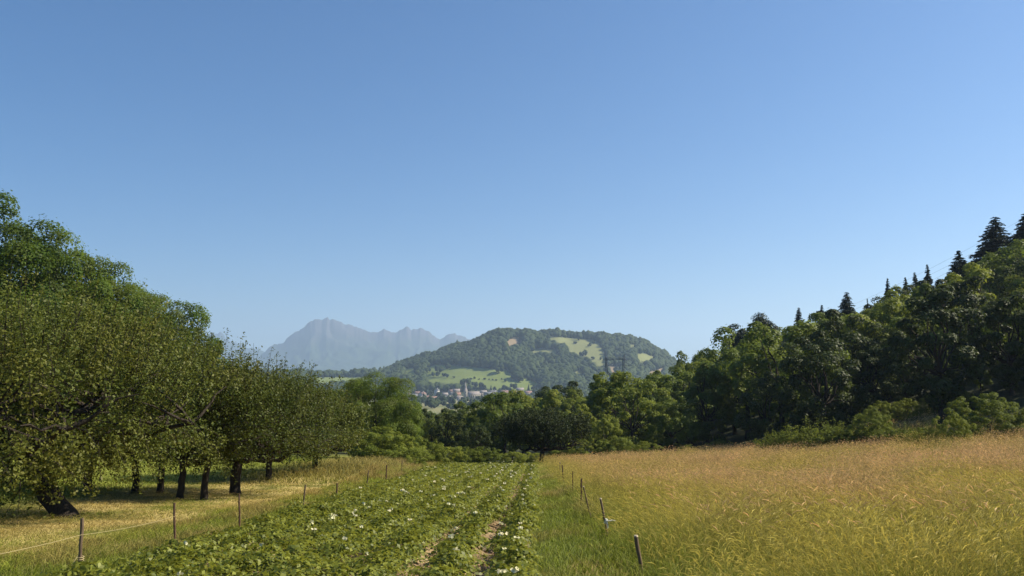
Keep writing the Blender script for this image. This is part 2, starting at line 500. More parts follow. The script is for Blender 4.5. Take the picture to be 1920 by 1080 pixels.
b = N(nt, 'ShaderNodeBump'); b.inputs['Strength'].default_value = 0.8; b.inputs['Distance'].default_value = 0.06
nt.links.new(nz.outputs['Fac'], b.inputs['Height']); nt.links.new(b.outputs[0], p.inputs['Normal'])
nt.links.new(p.outputs[0], out.inputs[0])
me = g.mesh('ground', mgr, smooth=True)
ca = me.color_attributes.new('Col', 'FLOAT_COLOR', 'POINT')
ca.data.foreach_set('color', np.concatenate([col, np.ones((ny, nx, 1))], -1).astype(np.float32).ravel())
go = bpy.data.objects.new('ground', me); C.objects.link(go)
tag(go, 'sloping farmland running down to the valley and up the wooded hill beyond', 'ground', kind='structure')

# ------------------------------------------------------------------ far mountains
def mountain(name, sil, dist, depth, label, seed, rockc, foot):
    sil = np.array(sil, float)
    pxs = np.arange(sil[0, 0], sil[-1, 0] + 1, 1.6)
    th = (pxs - 960) / FOC
    ds = np.linspace(dist - depth, dist + depth * 0.7, 90)
    T, D = np.meshgrid(th, ds)
    pyv = np.interp(pxs, sil[:, 0], sil[:, 1])
    H = EYE + (HORIZON - pyv) / FOC * dist
    Hn = (np.abs(fbm(th * 95, th * 0 + seed, 4, seed) - 0.5) * -2 + 0.25) * 55 * dist / 8000
    q = (D - dist)
    prof = np.where(q < 0, np.clip(1 + q / depth, 0, 1) ** 1.15, np.clip(1 - q / (depth * 0.7), 0, 1))
    XX, YY = T * D, D
    s = dist / 8000.0
    # erosion gullies running down the face
    gul = np.abs(fbm(XX / (330 * s) + fbm(XX / 400, YY / 300, 3, seed) * 2.2, YY / (420 * s) + XX / (700 * s), 4, seed + 3) - 0.5) * 2.6
    rid = (H + 80)[None] * prof
    edge = np.clip(1 - prof, 0, 1)
    rid = rid + Hn[None] * np.exp(-(edge / 0.10) ** 2)
    ZZ = -80 + rid - rid * 0.30 * (1 - np.minimum(gul, 1)) * np.minimum(1, edge * 3.0) * np.minimum(1, prof * 2) 
    ZZ += (fbm(XX / 120.0, YY / 120.0, 4, seed + 9) - 0.5) * 60 * s * np.minimum(1, edge * 4)
    g = Geo()
    ny, nx = ZZ.shape
    I = np.arange(nx * ny).reshape(ny, nx)
    F = np.stack([I[:-1, :-1], I[:-1, 1:], I[1:, 1:], I[1:, :-1]], -1).reshape(-1, 4)
    g.add(np.stack([XX, YY, ZZ], -1).reshape(-1, 3), F)
    m, nt, out = newmat(name + '_rock')
    geo = N(nt, 'ShaderNodeNewGeometry'); sep = N(nt, 'ShaderNodeSeparateXYZ')
    nt.links.new(geo.outputs['Position'], sep.inputs[0])
    nz = N(nt, 'ShaderNodeTexNoise'); nz.inputs['Scale'].default_value = 0.006; nz.inputs['Detail'].default_value = 8
    nt.links.new(geo.outputs['Position'], nz.inputs['Vector'])
    add = N(nt, 'ShaderNodeMath'); add.operation = 'MULTIPLY_ADD'; add.inputs[1].default_value = 300; nt.links.new(nz.outputs['Fac'], add.inputs[0]); nt.links.new(sep.outputs['Z'], add.inputs[2])
    p = N(nt, 'ShaderNodeBsdfPrincipled'); p.inputs['Roughness'].default_value = 1; p.inputs['Specular IOR Level'].default_value = 0.0
    nt.links.new(mixrgb(nt, maprange(nt, add.outputs[0], foot, foot + 160, 0, 1), (0.035, 0.05, 0.025), rockc), p.inputs['Base Color'])
    nt.links.new(p.outputs[0], out.inputs[0])
    o = g.obj(name, m)
    return tag(o, label, 'mountain', kind='structure')
mountain('mountain', [(470, 712), (492, 662), (510, 648), (520, 645), (536, 637), (552, 625), (566, 617), (573, 610), (582, 602), (592, 599), (603, 600), (612, 593), (620, 599),
                      (638, 603), (650, 605), (662, 611), (680, 619), (697, 622), (715, 618), (728, 617), (735, 621), (743, 622), (750, 615), (765, 613), (772, 616),
                      (788, 614), (796, 620), (806, 622), (816, 628), (826, 635), (838, 629), (853, 626), (866, 630), (880, 637), (910, 648), (960, 665), (1010, 690), (1100, 712)],
         8000, 1500, 'hazy grey blue mountain with a pointed summit behind the wooded hill', 3, (0.075, 0.068, 0.072), 450)
mountain('mountain', [(300, 700), (350, 660), (372, 640), (388, 628), (400, 621), (412, 622), (424, 632), (445, 645), (470, 652), (500, 662), (560, 690), (600, 705)],
         10000, 1500, 'small faint peak left of the pointed mountain above the orchard', 12, (0.07, 0.066, 0.07), 600)

# ------------------------------------------------------------------ haze: even air in one closed box
g = Geo()
box(g, -11000, 11000, -400, 13500, -130, 800)
mh, nt, out = newmat('haze_air')
pv = N(nt, 'ShaderNodeVolumePrincipled')
pv.inputs['Color'].default_value = (0.56, 0.73, 1.0, 1)
pv.inputs['Density'].default_value = HAZE_DENSITY
pv.inputs['Anisotropy'].default_value = 0.3
nt.links.new(pv.outputs[0], out.inputs['Volume'])
ho = g.obj('haze', mh)
tag(ho, 'thin pale summer haze over the valley', 'haze', kind='stuff')

# ------------------------------------------------------------------ tree builders
def trunk_mesh(rs, H, r0, limbs, base_z=0.0, lean=(0, 0), fork=0.35, sides=8, seg=6):
    g = Geo()
    top = np.array([lean[0], lean[1], H * fork])
    p = curve_pts((0, 0, base_z - 0.3), top, (0, 0, 0), seg, rs, 0.03 * r0 * 4)
    rr = np.linspace(1, 0.72, seg) * r0; rr[0] *= 1.5; rr[1] *= 1.12
    tube(g, p, rr, sides)
    for e, r in limbs:
        e = np.asarray(e, float)
        hz = rs.uniform(0.65, 1.0)
        s = p[-1] * hz + p[0] * (1 - hz) if fork > 0.5 else p[-1]
        q = curve_pts(s, e, (0, 0, rs.uniform(-0.06, 0.10) * H), 6, rs, 0.02 * H)
        tube(g, q, np.linspace(r, r * 0.22, 6), 5, cap=False)
    return g
def clump_tree(name, seed, H, RX, mat, nclump, nleaf, leaf, shape='oval', clr=(0.20, 0.32), bottom=0.15, fork=0.3, r0=None, squash=0.75):
    rs = np.random.RandomState(seed)
    root = thing(name, 'tree', 'tree')
    cz, az = H * (1 + bottom) / 2, H * (1 - bottom) / 2
    cs = []
    k = 0
    while len(cs) < nclump:
        k += 1
        u = unit(rs.normal(size=3)); r = rs.uniform(0.35, 1.0) ** 0.5
        c = u * r
        if shape == 'cone': c[:2] *= 1.0 - 0.55 * max(0, c[2])
        if shape == 'umbrella': c[2] = c[2] if c[2] > 0 else c[2] * 0.5
        q = np.array([c[0] * RX, c[1] * RX, cz + c[2] * az])
        q += (fbm(np.array([u[0] * 1.7 + seed]), np.array([u[2] * 1.7 + u[1]]), 2, seed)[0] - 0.5) * 0.3 * RX * u
        if k < 4000 and any(np.linalg.norm(q - o[0]) < 0.19 * RX for o in cs): continue
        cs.append((q, rs.uniform(*clr) * RX))
    g = Geo()
    ctr = np.array([0, 0, cz])
    for q, r in cs:
        n = int(nleaf * rs.uniform(0.7, 1.3))
        d = unit(rs.normal(size=(n, 3)) + np.array([0, 0, 0.35]) + unit(q - ctr) * 0.5)
        rad = r * rs.uniform(0.55, 1.08, n) ** 0.7
        P = q + d * rad[:, None] * np.array([1, 1, squash]) 
        # ragged twig tips
        t = rs.rand(n) < 0.10
        P[t] += d[t] * (r * rs.uniform(0.0, 0.28, t.sum()))[:, None]
        Nn = d * 0.8 + np.array([0, 0, 0.6]) + rs.normal(size=(n, 3)) * 0.38
        leaf_quads(g, P, Nn, leaf, rs, 0.75, v=np.clip(rs.uniform(0, 1, n) * 0.7 + rs.uniform(0, 0.3), 0, 1))
    g.obj('crown', mat, root)
    r0 = r0 or H * 0.022
    order = sorted(range(len(cs)), key=lambda i: -np.linalg.norm(cs[i][0]))
    limbs = [(cs[i][0], r0 * rs.uniform(0.28, 0.5)) for i in order[::max(1, nclump // 16)][:16]]
    trunk_mesh(rs, H, r0, limbs, fork=fork).obj('trunk', M['bark'], root, smooth=True)
    set_height(root)
    return root
def spruce(name, seed, H, RX, mat, droop=0.25):
    rs = np.random.RandomState(seed)
    root = thing(name, 'tree', 'tree')
    g = Geo(); t = Geo()
    tube(t, [(0, 0, -0.3), (0, 0, H * 0.5), (0, 0, H * 0.97)], [H * 0.018, H * 0.011, H * 0.002], 6)
    z = H * 0.06
    while z < H * 0.98:
        f = 1 - z / H
        L = RX * (f ** 0.92) * 1.1
        nb = int(8 + 8 * f)
        for i in range(nb):
            a = rs.uniform(0, 2 * PI); l = L * rs.uniform(0.62, 1.22) + 0.05
            n = int(24 + 100 * l / RX)
            s = rs.uniform(0.1, 1, n) ** 0.8
            d = np.array([math.cos(a), math.sin(a)])
            P = np.zeros((n, 3))
            side = rs.normal(size=n) * 0.16 * l * (1.1 - s)
            P[:, 0] = d[0] * s * l - d[1] * side; P[:, 1] = d[1] * s * l + d[0] * side
            P[:, 2] = z + 0.15 * l * s - droop * l * s * s * 1.6 - np.abs(rs.normal(size=n)) * 0.07 * l
            Nn = np.tile([d[0] * 0.3, d[1] * 0.3, 1.0], (n, 1)) + rs.normal(size=(n, 3)) * 0.45
            P[:, 2] += rs.uniform(-0.012, 0.012) * H
            leaf_quads(g, P, Nn, H * 0.026 * (0.35 + 0.65 * min(1, 2 * l / RX)), rs, 0.4)
        z += H * 0.0125 * rs.uniform(0.8, 1.2)
    g.obj('crown', mat, root); t.obj('trunk', M['bark'], root)
    set_height(root)
    return root
def apple_tree(name, seed, H, RX, trunk_h, trunk_r, lean=(0, 0), nshoot=900, leaf=0.085, shoot=(0.4, 1.1), drop=0.0, bases=((0, 0),), tall=10, mat=None, dens=26, lowz=None, yscale=1.0):
    """old fruit tree: short trunk, spreading limbs, crown made of leafy upright shoots"""
    rs = np.random.RandomState(seed)
    root = thing(name, 'tree', 'tree')
    g = Geo(); t = Geo()
    lowz = trunk_h * 0.85 if lowz is None else lowz
    tops = []
    for bx, by in bases:
        top = np.array([bx + lean[0], by + lean[1], trunk_h])
        p = curve_pts((bx, by, -0.3), top, (lean[0] * -0.1, 0, 0.0), 8, rs, 0.02)
        rr = np.linspace(1, 0.8, 8) * trunk_r; rr[0] *= 1.45; rr[1] *= 1.2; rr[-1] *= 1.1
        tk = Geo(); tube(tk, p, rr * rs.uniform(0.95, 1.08, 8), 10); tk.obj('trunk', M['bark'], root, smooth=True)
        tops.append(top)
    # limbs and branches
    tipsP = []
    nl = 7
    for i in range(nl):
        a = i * 2 * PI / nl + rs.uniform(-0.3, 0.3)
        top = tops[i % len(tops)]
        e = np.array([math.cos(a) * RX * rs.uniform(0.45, 0.75), math.sin(a) * RX * yscale * rs.uniform(0.45, 0.75), trunk_h + (H - trunk_h) * rs.uniform(0.3, 0.62)])
        if i % 3 == 0: e[2] = trunk_h + rs.uniform(0.1, 0.5)
        q = curve_pts(top - np.array([0, 0, 0.08]), e, (0, 0, -0.12 * RX * rs.uniform(0, 1)), 8, rs, 0.07)
        tube(t, q, np.linspace(trunk_r * 0.62, trunk_r * 0.16, 8), 7, cap=False)
        for j in range(9):
            s0 = q[rs.randint(2, 8)]
            b = rs.normal(size=3) * np.array([1, yscale, 0.55]); b[2] = abs(b[2]) + 0.1
            e2 = s0 + unit(b) * RX * rs.uniform(0.25, 0.5)
            q2 = curve_pts(s0, e2, (0, 0, 0.1), 5, rs, 0.05)
            tube(t, q2, np.linspace(trunk_r * 0.2, 0.012, 5), 4, cap=False)
    # shoots
    cz = lowz + (H - lowz) * 0.42
    n = nshoot
    u = unit(rs.normal(size=(n, 3)))
    r = rs.uniform(0.15, 1.0, n) ** 0.5
    up, dn = H - cz, cz - lowz
    lump = 0.82 + 0.36 * fbm(u[:, 0] * 2.2 + seed, u[:, 1] * 2.2 + u[:, 2] * 2.0, 3, seed)
    S = np.stack([u[:, 0] * RX * r * lump, u[:, 1] * RX * yscale * r * lump, cz + np.where(u[:, 2] > 0, u[:, 2] * up * 0.82, u[:, 2] * dn) * r * lump], 1)
    S[:, 0] += sum(b[0] for b in bases) / len(bases) + lean[0] * 0.6
    gap = fbm(S[:, 0] * 0.75 + S[:, 2] * 0.45 + seed, S[:, 1] * 0.75 + S[:, 2] * 0.85, 2, seed + 1)
    kp = (gap > 0.45) | (rs.rand(n) < 0.16)
    S, u, r = S[kp], u[kp], r[kp]; n = len(S)
    Ls = rs.uniform(shoot[0], shoot[1], n)
    D = np.stack([u[:, 0] * 0.45, u[:, 1] * 0.45, np.where(u[:, 2] > -0.2, 1.0, 0.12 - drop)], 1) + rs.normal(size=(n, 3)) * 0.2
    if tall:                                      # a few whips standing above the crown
        k = np.argsort(-S[:, 2])[:tall * 5:5]
        Ls[k] = rs.uniform(1.1, 1.6, len(k)); D[k] = np.array([0, 0, 1.0]) + rs.normal(size=(len(k), 3)) * 0.07
    D = unit(D)
    m = dens
    tt = rs.uniform(0, 1, (n, m)) ** 0.9
    P = S[:, None] + D[:, None] * (tt * Ls[:, None])[..., None] + rs.normal(size=(n, m, 3)) * (0.095 * (1.15 - 0.6 * tt))[..., None]
    P[..., 2] -= 0.06 * (1 - D[:, None, 2]) * tt * Ls[:, None]
    Nn = rs.normal(size=(n, m, 3)) * 0.7 + np.array([0, 0, 0.7]) + u[:, None] * 0.35
    vv = np.clip(rs.uniform(0, 0.75, (n, m)) + rs.uniform(0, 0.3, (n, 1)), 0, 1)
    leaf_quads(g, P.reshape(-1, 3), Nn.reshape(-1, 3), leaf, rs, 0.55, v=vv.ravel())
    for i in range(0, n, 2):
        tube(t, [S[i], S[i] + D[i] * Ls[i]], [0.010, 0.004], 3, cap=False)
    g.obj('crown', mat or M['apple'], root)
    t.obj('branches', M['bark'], root, smooth=True)
    set_height(root)
    return root

def plant_px(proto, name, px, top, d, rot, label, group=None, wid=1.0, cat='tree', H=None):
    a, b = ray(px, top)
    x, y = a * d, d
    z = gz(x, y)
    h = EYE + b * d - z
    s = h / TREE_H[proto.name]
    return dup(proto, name, (x, y, z - 0.05), rot, (s * wid, s * wid, s), label, cat, group)

# ------------------------------------------------------------------ the orchard on the left
def place_apple(px, py_base_d, builder, label, group='old apple trees in the orchard'):
    pass
def set_tree(root, px, d, label, rot=0.0, group=None, cat='tree'):
    x = (px - 960) / FOC * d
    root.location = (x, d, gz(x, d)); root.rotation_euler = (0, 0, rot)
    tag(root, label, cat, group)
    return root
OG = 'old apple trees in the left orchard'
t = apple_tree('apple_tree', 101, 5.2, 3.7, 1.6, 0.24, lean=(-1.5, 0.3), nshoot=2300, leaf=0.085, drop=0.5, tall=6, dens=30, lowz=0.8)
set_tree(t, 150, 19.5, 'nearest dark apple tree with a leaning trunk at the left edge', group=OG)
t = apple_tree('apple_tree', 102, 4.3, 3.5, 1.25, 0.19, lean=(0.1, 0), nshoot=2300, leaf=0.085, drop=0.4, tall=14, dens=28, lowz=1.35)
set_tree(t, 450, 28.8, 'apple tree on a straight bare trunk beside the third left stake', group=OG)
t = apple_tree('apple_tree', 103, 4.3, 2.3, 1.2, 0.11, lean=(0.05, 0), nshoot=1200, leaf=0.09, drop=0.4, tall=10, dens=28, bases=((-0.35, 0), (0.35, 0.1)), lowz=1.3)
set_tree(t, 372, 26.0, 'apple tree on twin thin trunks between the leaning and the straight trunk', group=OG)
t = apple_tree('apple_tree', 104, 5.6, 3.2, 1.3, 0.12, lean=(0, 0), nshoot=1900, leaf=0.09, drop=0.4, tall=8, dens=28, bases=((-0.35, 0), (0.42, 0.2)), lowz=1.45)
set_tree(t, 286, 28.5, 'apple tree on two dark trunks behind the twin thin trunks', group=OG)
t = apple_tree('apple_tree', 105, 6.3, 3.6, 1.3, 0.15, nshoot=1800, leaf=0.095, tall=6, dens=28, lowz=1.2)
set_tree(t, 180, 29.0, 'tall apple tree rising behind the nearest leaning apple tree', group=OG)
t = apple_tree('apple_tree', 106, 4.2, 2.8, 1.2, 0.15, nshoot=1700, leaf=0.10, tall=16, dens=28, lowz=1.3)
set_tree(t, 512, 37.0, 'apple tree behind the straight bare trunk with tall whips against the mountain', group=OG)
t = apple_tree('apple_tree', 107, 3.7, 2.5, 1.0, 0.16, nshoot=1400, leaf=0.11, tall=4, dens=28, lowz=0.8, mat=M['apple'])
set_tree(t, 598, 42.0, 'rightmost apple tree of the left orchard, low and yellowish', group=OG)
t = apple_tree('apple_tree', 108, 7.0, 4.2, 1.4, 0.2, nshoot=1800, leaf=0.11, tall=5, dens=28, lowz=1.4)
set_tree(t, 30, 30.0, 'high apple tree at the left edge behind the leaning trunk', group=OG)
# long whips against the sky, each one grown from the trees above (they belong to the crowns)

# big broadleaf trees behind the orchard
bigA = clump_tree('broadleaf_tree', 201, 13.0, 5.2, M['walnut'], 80, 800, 0.16, clr=(0.18, 0.29), bottom=0.08)
bigB = clump_tree('broadleaf_tree', 202, 12.0, 5.6, M['walnut'], 84, 800, 0.16, clr=(0.17, 0.28), bottom=0.06)
BG = 'big broadleaf trees behind the orchard'
for pr, px, top, d, rot, wd, lab in (
        (bigA, -25, 372, 63, 0.3, 0.9, 'tallest broadleaf tree cut by the left edge of the photo'),
        (bigB, 68, 445, 65, 1.5, 0.85, 'broadleaf tree right of the tallest one at the left edge'),
        (bigA, 150, 484, 67, 2.6, 0.85, 'broadleaf tree halfway down the treeline behind the orchard'),
        (bigB, 222, 520, 70, 3.9, 0.8, 'broadleaf tree left of the last rounded one behind the orchard'),
        (bigA, 298, 541, 72, 5.1, 1.0, 'rounded broadleaf tree ending the treeline behind the orchard')):
    plant_px(pr, 'broadleaf_tree', px, top, d, rot, lab, BG, wd)
plant_px(bigB, 'broadleaf_tree', 702, 698, 70, 0.8, 'fresh green tree standing right of the orchard below the mountain', None, 1.05)
plant_px(bigA, 'broadleaf_tree', 745, 738, 72, 2.2, 'lower green tree leaning on the fresh green one right of the orchard', None, 1.0)
discard(bigA); discard(bigB)

# ------------------------------------------------------------------ woods: centre and right
P_ = {}
specs = [('mid', 'leaf_mid'), ('light', 'leaf_light'), ('dark', 'leaf_dark')]
for i, (k, mt) in enumerate(specs):
    P_[k, 0] = clump_tree('forest_tree', 300 + i * 5, 12, 4.3, M[mt], 46, 260, 0.30, clr=(0.16, 0.30), bottom=0.05)
    P_[k, 1] = clump_tree('forest_tree', 301 + i * 5, 13, 3.6, M[mt], 44, 260, 0.30, shape='cone', clr=(0.18, 0.30), bottom=0.04)
    P_[k, 2] = clump_tree('forest_tree', 302 + i * 5, 11, 4.6, M[mt], 54, 230, 0.28, clr=(0.13, 0.24), bottom=0.10)
P_['spruce', 0] = spruce('spruce_tree', 341, 12, 3.3, M['needle'], 0.18)
P_['spruce', 1] = spruce('spruce_tree', 342, 13, 2.7, M['needle'], 0.22)
P_['pine', 0] = clump_tree('pine_tree', 343, 12, 3.4, M['needle'], 46, 420, 0.22, clr=(0.22, 0.34), bottom=0.12)
P_['bush', 0] = clump_tree('bush', 344, 3.0, 2.3, M['shrub'], 95, 200, 0.10, clr=(0.10, 0.20), bottom=-0.10, fork=0.1)
P_['bush', 1] = clump_tree('bush', 345, 2.6, 2.0, M['leaf_light'], 80, 200, 0.10, clr=(0.12, 0.22), bottom=-0.10, fork=0.1)

SIL = np.array([(1150, 720), (1215, 700), (1245, 684), (1275, 668), (1300, 663), (1330, 658), (1352, 648), (1385, 625), (1402, 613), (1430, 607), (1460, 602), (1500, 590), (1560, 580),
                (1600, 577), (1650, 562), (1700, 537), (1740, 520), (1780, 515), (1830, 492), (1870, 476), (1920, 455), (2000, 420), (2100, 390)], float)
frs = np.random.RandomState(55)
placed = []
WG = 'broadleaf trees of the wooded slope on the right'
SH = {'mid': 'mid green', 'light': 'yellow green', 'dark': 'dark green'}
def far_enough(x, y, r):
    return all((x - a) ** 2 + (y - b) ** 2 > (r + c) ** 2 * 0.30 for a, b, c in placed)
# explicit, recognisable trees of the right slope and the centre
EXPL = [
    ('spruce', 0, 1865, 407, 112, 1.6, 'broad dark spruce standing highest on the right skyline'),
    ('spruce', 0, 1922, 400, 108, 1.6, 'dark spruce cut by the right edge of the photo'),
    ('spruce', 1, 1797, 470, 118, 1.8, 'dark spruce one step below the broad skyline spruce'),
    ('spruce', 1, 1738, 496, 125, 0.9, 'thin pointed spruce beside a rounded crown on the right skyline'),
    ('spruce', 0, 1715, 511, 128, 0.7, 'small dark spruce left of the thin pointed one'),
    ('spruce', 1, 1697, 520, 130, 0.9, 'smallest spruce of the skyline pair left of the rounded crown'),
    ('spruce', 1, 1664, 522, 124, 0.8, 'slim ragged spruce standing alone midway up the skyline'),
    ('spruce', 1, 1626, 560, 130, 0.6, 'tiny spruce tip between the slim ragged and the conical spruce'),
    ('spruce', 0, 1587, 548, 122, 1.2, 'conical dark spruce in the middle of the right skyline'),
    ('spruce', 1, 1541, 572, 135, 1.0, 'spruce tip left of the conical dark spruce'),
    ('spruce', 0, 1497, 577, 135, 0.8, 'lowest dark spruce tip of the right skyline'),
    ('pine', 0, 1419, 589, 135, 0.9, 'dark blue-green pine with a ragged top low on the skyline'),
    ('pine', 0, 1398, 612, 138, 0.7, 'lower dark pine leaning out left of the ragged one'),
    ('mid', 2, 1292, 658, 150, 0.6, 'airy tree ending the wooded slope beside the far hill'),
    ('light', 2, 1600, 590, 84, 0.95, 'sunlit yellow-green tree with open crown in front of the slope'),
    ('light', 0, 1520, 640, 82, 0.9, 'sunlit green tree left of the big open crown'),
    ('light', 2, 1680, 590, 88, 0.7, 'sunlit tree right of the big open crown'),
    ('mid', 0, 1870, 560, 78, 0.9, 'tall tree at the right edge above the round bush'),
    ('mid', 2, 1740, 640, 76, 0.8, 'pale crowned tree in the dark hollow of the slope'),
    ('dark', 2, 1893, 650, 66, 0.9, 'dark tree close behind the big round bush at the right edge'),
    ('mid', 0, 1835, 665, 69, 0.9, 'shaded tree left behind the big round bush'),
    ('dark', 0, 1775, 690, 70, 0.9, 'low dark tree behind the dark-stemmed bush'),
    ('light', 1, 1128, 697, 105, 0.85, 'tall bright yellow-green tree just left of the pylon'),
    ('light', 1, 1163, 716, 108, 0.8, 'bright green tree standing under the pylon'),
    ('mid', 1, 1218, 706, 118, 0.7, 'green tree right of the pylon'),
    ('mid', 0, 1185, 756, 92, 0.75, 'round green tree in front of the one right of the pylon'),
    ('light', 2, 1135, 775, 82, 0.8, 'low bright tree behind the far end of the fence'),
    ('mid', 2, 1258, 752, 84, 0.95, 'rounded tree with drooping branches at the corner of the meadow'),
    ('dark', 0, 1058, 714, 150, 1.2, 'wide dark tree left of the bright trees below the far hill'),
    ('dark', 1, 1022, 724, 160, 1.0, 'dark tree top left of the wide dark one'),
    ('mid', 0, 905, 751, 98, 0.85, 'rounded tree above the left of the lone apple tree'),
    ('mid', 0, 948, 757, 112, 0.8, 'green tree between its rounded neighbour and the lone apple tree'),
    ('dark', 2, 893, 790, 84, 0.9, 'dark tree in deep shade left of the lone apple tree'),
    ('mid', 2, 840, 775, 115, 0.8, 'mid green tree left of the rounded one above the lone apple tree'),
    ('dark', 1, 790, 765, 130, 0.9, 'dark narrow tree right of the green trees beside the orchard'),
    ('light', 0, 812, 778, 100, 0.7, 'pale green round tree in the dip right of the orchard'),
    ('mid', 1, 862, 752, 150, 0.9, 'distant narrow tree below the village'),
    ('light', 0, 990, 752, 130, 0.9, 'green tree right above the lone apple tree'),
    ('light', 2, 1090, 757, 95, 0.8, 'green tree right of the lone apple tree crown'),
    ('mid', 1, 1060, 772, 90, 0.9, 'tree closing the gap right behind the lone apple tree'),
]
for k, j, px, top, d, wd, lab in EXPL:
    o = plant_px(P_[k, j], {'spruce': 'spruce_tree', 'pine': 'pine_tree'}.get(k, 'forest_tree'), px, top, d, frs.uniform(0, 6), lab, None, wd)
    if k not in ('spruce',): placed.append((o.location.x, o.location.y, 3.2 * o.scale[0]))
# fill of the slope
for d in (50, 55, 60, 65, 70, 76, 86, 97, 110, 124, 140, 158, 180, 210):
    step = 4.6 + d * 0.012
    x = 16.0
    while x < 0.78 * d + 4:
        xx = x + frs.uniform(-1, 1); yy = d + frs.uniform(-4, 4)
        x += step
        px, _ = project(xx, yy, 0)
        if px < 1235 or xx < 21 or yy < 66 - 0.75 * (xx - 26) or (yy < 76 and px < 1340) or xx > 0.8 * yy or (yy < 60 and xx < 42): continue
        z = gz(xx, yy)
        h = frs.uniform(9.5, 15.0) if yy > 80 else frs.uniform(6, 10.5)
        s_py = np.interp(px, SIL[:, 0], SIL[:, 1]) + frs.uniform(-5, 18)
        _, b = ray(px, s_py)
        hmax = EYE + b * yy - z
        if hmax < 4.5: continue
        h = min(h, hmax)
        if not far_enough(xx, yy, 1.5): continue
        k = frs.choice(['mid', 'light', 'dark'], p=[0.45, 0.30, 0.25]) if yy > 80 else frs.choice(['mid', 'dark'], p=[0.4, 0.6])
        pr = P_[k, frs.randint(3)]
        s = h / TREE_H[pr.name]
        dup(pr, 'forest_tree', (xx, yy, z - 0.1), frs.uniform(0, 6.28), (s * 1.0, s * 1.0, s), '%s broadleaf tree in the dense wood covering the right slope' % SH[k], 'tree', WG)
        placed.append((xx, yy, 3.4 * s))
# fill of the low wood in the middle and left, down to the valley
VG = 'trees of the low wood below the village'
for d in (92, 104, 120, 140, 165, 200, 250, 310, 380):
    pxx = 700 + frs.uniform(0, 20)
    while pxx < 1260:
        xx = (pxx - 960) / FOC * d; yy = d + frs.uniform(-5, 5)
        pxx += (5.6 + d * 0.012) / d * FOC
        z = gz(xx, yy)
        lim = np.interp(pxx, [700, 770, 800, 860, 920, 1000, 1050, 1120, 1200, 1260], [760, 764, 767, 764, 764, 756, 728, 718, 720, 694]) + frs.uniform(0, 14)
        _, b = ray(pxx, lim)
        h = min(frs.uniform(9, 14), EYE + b * yy - z)
        if h < 3.0 or not far_enough(xx, yy, 1.3): continue
        k = frs.choice(['mid', 'light', 'dark'], p=[0.5, 0.45, 0.05] if pxx > 950 else [0.5, 0.2, 0.3])
        pr = P_[k, frs.randint(3)]
        s = h / TREE_H[pr.name]
        dup(pr, 'forest_tree', (xx, yy, z - 0.1), frs.uniform(0, 6.28), (s * 1.05, s * 1.05, s), '%s tree in the low wood between field and village' % SH[k], 'tree', VG)
        placed.append((xx, yy, 3.4 * s))
# left, behind the big trees
for d in (80, 94, 108):
    pxx = -60
    while pxx < 690:
        xx = (pxx - 960) / FOC * d; yy = d + frs.uniform(-4, 4); pxx += 5.0 / d * FOC
        z = gz(xx, yy)
        lim = np.interp(pxx, [-60, 60, 200, 350, 380, 480, 700], [560, 600, 640, 660, 690, 712, 728])
        _, b = ray(pxx, lim)
        h = min(frs.uniform(8, 11), EYE + b * yy - z)
        if h < 3 or not far_enough(xx, yy, 1.3): continue
        pr = P_[frs.choice(['mid', 'dark']), frs.randint(3)]
        s = h / TREE_H[pr.name]
        dup(pr, 'forest_tree', (xx, yy, z - 0.1), frs.uniform(0, 6.28), (s, s, s), 'tree in the wood hidden behind the left orchard', 'tree', 'trees behind the left orchard')

# the lone apple tree at the end of the potato field
t = apple_tree('apple_tree', 120, 4.5, 3.9, 1.35, 0.22, nshoot=2000, leaf=0.14, shoot=(0.3, 0.8), drop=0.0, tall=0, dens=26, lowz=1.75, mat=M['olive'], lean=(0.1, 0), yscale=0.8)
set_tree(t, 1014, 68.5, 'lone spreading apple tree at the far end of the potato field')
